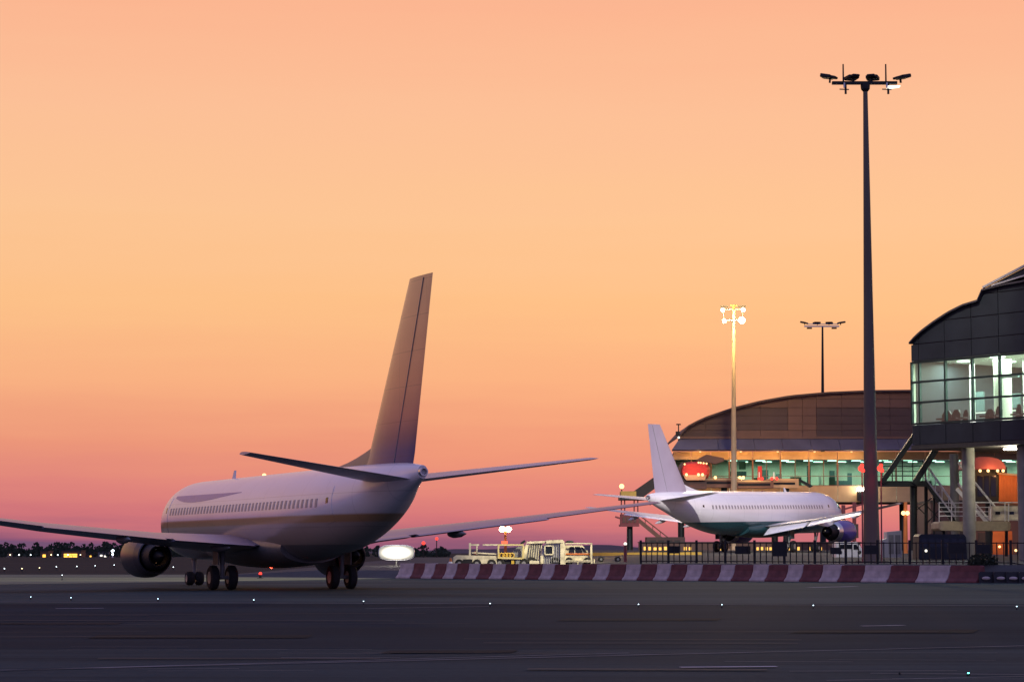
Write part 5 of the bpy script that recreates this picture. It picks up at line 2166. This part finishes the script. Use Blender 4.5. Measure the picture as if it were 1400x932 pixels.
for x in (1235, 1240.5):
    b = MB()
    b.ball(at(x, 701, 214.7) - o, .2, 10, 6)
    b.build('lamp', M['warm_lamp'], t)
for k, (x, y0) in enumerate(((1153, 690), (1168, 686))):
    t = thing('service_post', 'rust red post with side arm under the far terminal, %s of the pair' % ('left' if k == 0 else 'right'), 'post', (at(x, 755, 240).x, 240, apron_z(34, 240)))
    b = MB()
    b.tube((0, 0, 0), at(x, y0, 240) - t.location, .2, .2, 10)
    b.bar(at(x, y0 + 6, 240) - t.location, at(x + 14, y0 + 2, 240) - t.location, .18, .18)
    b.build('shaft', M['darkred'], t)
    b = MB()
    b.span(at(x - 2, 735, 239.6) - t.location, at(x + 4, 716, 240.4) - t.location)
    b.build('control_box', M['brown_dark'], t)

# long lit guard rail on the apron
gr = thing('guard_rail', 'long pale guard rail lit amber across the apron behind the vehicles', 'rail', (at(840, 755, 200).x, 200, 0))
b = MB()
for x0, x1 in ((770, 960),):
    for k in range(8):
        xa, xb = lerp(x0, x1, k / 8), lerp(x0, x1, (k + 1) / 8)
        b.bar(at(xa, 757.5 - k * .12, 200) - gr.location, at(xb, 757.4 - k * .12, 200) - gr.location, .06, .28)
b.build('beam', M['yellow'], gr)
b = MB()
for k in range(10):
    p = at(772 + k * 20.5, 759, 200) - gr.location
    z0 = apron_z(p.x + gr.location.x, 200)
    b.span((p.x - .06, .05, z0 - .05), (p.x + .06, .2, p.z + .1))
b.build('post', M['steel'], gr)
lamp('apron_amber', at(830, 700, 190), 900, (1, .62, .25), .5)

# ------------------------------------------------------------------ taxiway edge lights
def edge_light(x, y, m, label, group, r_=.05, h=.16):
    p = gnd(x, y, h)
    t = thing('taxiway_light', label, 'ground light', (p.x, p.y, 0.012), 0, group)
    b_ = MB()
    b_.lathe((0, 0, 0), (0, 0, 1), [(0, r_ * 2.0), (.03, r_ * 2.0), (.04, r_ * .8), (h - r_ * .5, r_ * .8), (h - r_ * .5, r_ * .2)], 12)
    b_.build('base', M['dark_steel'], t)
    b_ = MB()
    b_.ball((0, 0, h), r_, 10, 6)
    b_.build('lens', m, t)


for i, (x, y) in enumerate(((42, 816), (97, 817), (216, 818.5), (347, 820), (497, 822), (670, 825), (873, 826), (987, 826.5), (1112, 827.5), (1390, 829))):
    edge_light(x, y, M['blue_lamp'], 'small blue white lamp, %s from the left in the near row along the taxiway' % ORD[i], 'taxiway edge lights', .013, .1)
edge_light(1324, 921, M['green_lamp'], 'small green lamp set in the nearest asphalt at lower right', None, .013, .04)
edge_light(1230, 920, M['blue_lamp'], 'tiny pale lamp left of the green lamp in the nearest asphalt', None, .008, .03)
edge_light(356, 784, M['red_lamp'], 'single bright red lamp glowing under the taxiing airliner belly', None, .11, .3)
M['far_lamp'] = emit('far runway lamp', (.8, .93, 1.0), 6.0)
M['far_lamp_y'] = emit('far amber lamp', (1.0, .8, .4), 6.0)
for i, (x, y) in enumerate(((6, 777), (30, 777), (54, 776), (77, 774.5), (105, 774), (130, 773), (156, 772), (237, 775), (85, 786), (181, 763))):
    edge_light(x, y, M['far_lamp_y'] if i in (1, 2) else M['far_lamp'], (('small amber lamp, %s from the left in the far runway row' if i in (1, 2) else 'small white lamp, %s from the left in the far runway row') % ORD[i] if i < 8 else 'lone small white lamp on the pale strip below the far row' if i == 8 else 'small white lamp just above the far runway row'), 'far runway lights', .045 if i != 8 else .025, .3)

# ------------------------------------------------------------------ far treeline, lit buildings and lights on the left
rr = random.Random(21)
b = MB()
for k in range(230):
    px = rr.uniform(-60, 300) if k < 190 else rr.uniform(300, 620)
    D = rr.uniform(880, 1100)
    base = at(px, 755, D)
    h = rr.uniform(1.8, 5.6) * (1.0 if px < 260 else .7) * (1.25 if rr.random() < .15 else 1)
    wd = rr.uniform(1.6, 3.4)
    for j in range(44):
        a, r_ = rr.uniform(0, 6.28), rr.random() ** .5
        t = rr.random()
        rad = wd * (math.sin(math.pi * min(1, t * .85 + .15)) ** .6)
        c = Vector((base.x + math.cos(a) * r_ * rad, D + math.sin(a) * r_ * rad, .3 + t * h))
        d1 = Vector((rr.uniform(-1, 1), rr.uniform(-.4, .4), rr.uniform(-1, 1))).normalized() * rr.uniform(.35, .8)
        d2 = Vector((0, 1, .2)).cross(d1).normalized() * rr.uniform(.3, .6)
        b.add([c - d1, c + d2, c + d1, c - d2], [(0, 1, 2, 3)])
o = b.build('tree_line', M['leaf'], None)
tag(o, 'far dark line of trees along the left horizon', 'trees', None, 'stuff')


def far_house(x0, x1, y0, y1, D, wins, m, label, mw):
    c = at((x0 + x1) / 2, 755, D)
    t_ = thing('far_building', label, 'building', (c.x, D, 0))
    k_ = D / F
    xm = (x0 + x1) / 2
    g_ = lambda x, y, d=0.0: Vector(((x - xm) * k_, d, max(0.0, CAMZ + (HZ - y) * k_)))
    b_ = MB()
    b_.span(g_(x0, 775), g_(x1, y0, 9))
    wl = b_.build('wall', m, t_)
    b_ = MB()
    b_.span(g_(x0 - .5, y0, -.3), g_(x1 + .5, y0 - .7, 9.3))
    b_.build('roof', M['roof'], t_)
    for w0, w1, v0, v1 in wins:
        b_ = MB()
        b_.span(g_(w0, v1, -.15), g_(w1, v0, .1))
        b_.build('window', mw, wl)


far_house(84, 111, 752.5, 763, 860, [(87.5, 92.5, 756.5, 758.7), (93, 98, 756.5, 758.7), (98.5, 105.5, 756.5, 758.7), (87.5, 94, 759.2, 761.6), (94.6, 99, 759.2, 761.6), (99.6, 105.5, 759.2, 761.6)], M['brown_mid'], 'far building with a broad band of orange lit windows', M['orange_win'])
far_house(55, 66, 753, 763, 870, [(58.5, 62.5, 757.5, 762)], M['brown_mid'], 'far small block with one amber lit window left of the orange band', M['orange_win'])
far_house(134, 149, 754, 763, 900, [(137, 140, 758, 760), (142.5, 145.5, 759, 761)], M['grey'], 'far pale block with two small white lit windows', M['hood_lamp'])
far_house(110, 128, 755, 763, 905, [(112.3, 114.8, 758.3, 760.5), (122.8, 125, 759, 761.3)], M['brown_dark'], 'far dark block with two amber windows right of the orange band', M['orange_win'])
far_house(-4, 10, 756, 763, 900, [(-1, 2, 761, 763), (5, 7, 760, 762)], M['grey'], 'far block with cool white windows at the left edge', M['hood_lamp'])
t = thing('light_mast', 'far thin white lit mast on the left horizon', 'light mast', (at(154, 755, 800).x, 800, 0))
b = MB()
b.tube((0, 0, 0), at(154, 750, 800) - t.location, .25, .18, 8)
b.build('pole', M['white'], t)
for dx, dy in ((-.8, 752.8), (.8, 752.3), (0, 757.3)):
    b = MB()
    b.ball(at(154 + dx, dy, 799.5) - t.location, .34, 8, 6)
    b.build('lamp', M['far_lamp'], t)
for i, (x, y) in enumerate(((14, 766), (26, 763), (42, 763), (70, 762), (79, 758), (93, 765), (110, 764), (178, 763), (226, 750))):
    D = 830
    t = thing('far_lamp', 'pinprick lamp on a far post by the left treeline, %s from the left' % ORD[i], 'lamp', (at(x, 755, D).x, D, 0), 0, 'pinprick lamps on the horizon')
    z = max(.6, at(x, y, D).z) if y < 760 else max(.8, at(x, 758, D).z)
    b = MB()
    b.tube((0, 0, 0), (0, 0, z), .08, .08, 6)
    b.build('post', M['dark_steel'], t)
    b = MB()
    b.ball((0, 0, z), .2, 8, 5)
    b.build('bulb', M['far_lamp'] if i % 3 else M['far_lamp_y'], t)

# dark ground floor block under the near terminal, behind the deck
DK = 204.0
t = thing('storage_block', 'dark brown ground floor block with small orange lamps under the near terminal', 'building', (at(1345, 755, DK).x, DK, apron_z(40, DK)))
kk = DK / F
G = lambda x, y, d=0.0: Vector(((x - 1345) * kk, d, CAMZ + (HZ - y) * kk - t.location.z))
b = MB()
b.span(G(1274, 766), G(1460, 687, 8))
wl = b.build('wall', M['brown_dark'], t)
for x0, x1, y0, y1 in ((1280, 1296, 722, 760), (1300, 1318, 724, 760), (1338, 1352, 728, 760), (1356, 1384, 726, 760)):
    b = MB()
    b.span(G(x0, y1, -.06), G(x1, y0, .05))
    b.build('shutter_door', M['soffit'] if x0 != 1356 else M['orange'], wl)
b = MB()
b.span(G(1273, 687, -.3), G(1461, 684, 8.2))
b.build('roof', M['soffit'], t)
for x, y in ((1344, 750), (1366, 747), (1371, 764), (1388, 752), (1290, 720)):
    b = MB()
    b.ball(G(x, y, -.2), .11, 8, 6)
    b.build('lamp', M['warm_lamp'], t)
lamp('block_light', Vector((at(1362, 745, DK).x, DK - 2.5, t.location.z + 2.2)), 160, (1, .45, .15), .2)
for x in (1178.5, 1204.5):
    lamp('obstruction_glow', at(x, 641, 143.9), 30, (1, .05, .03), .1)
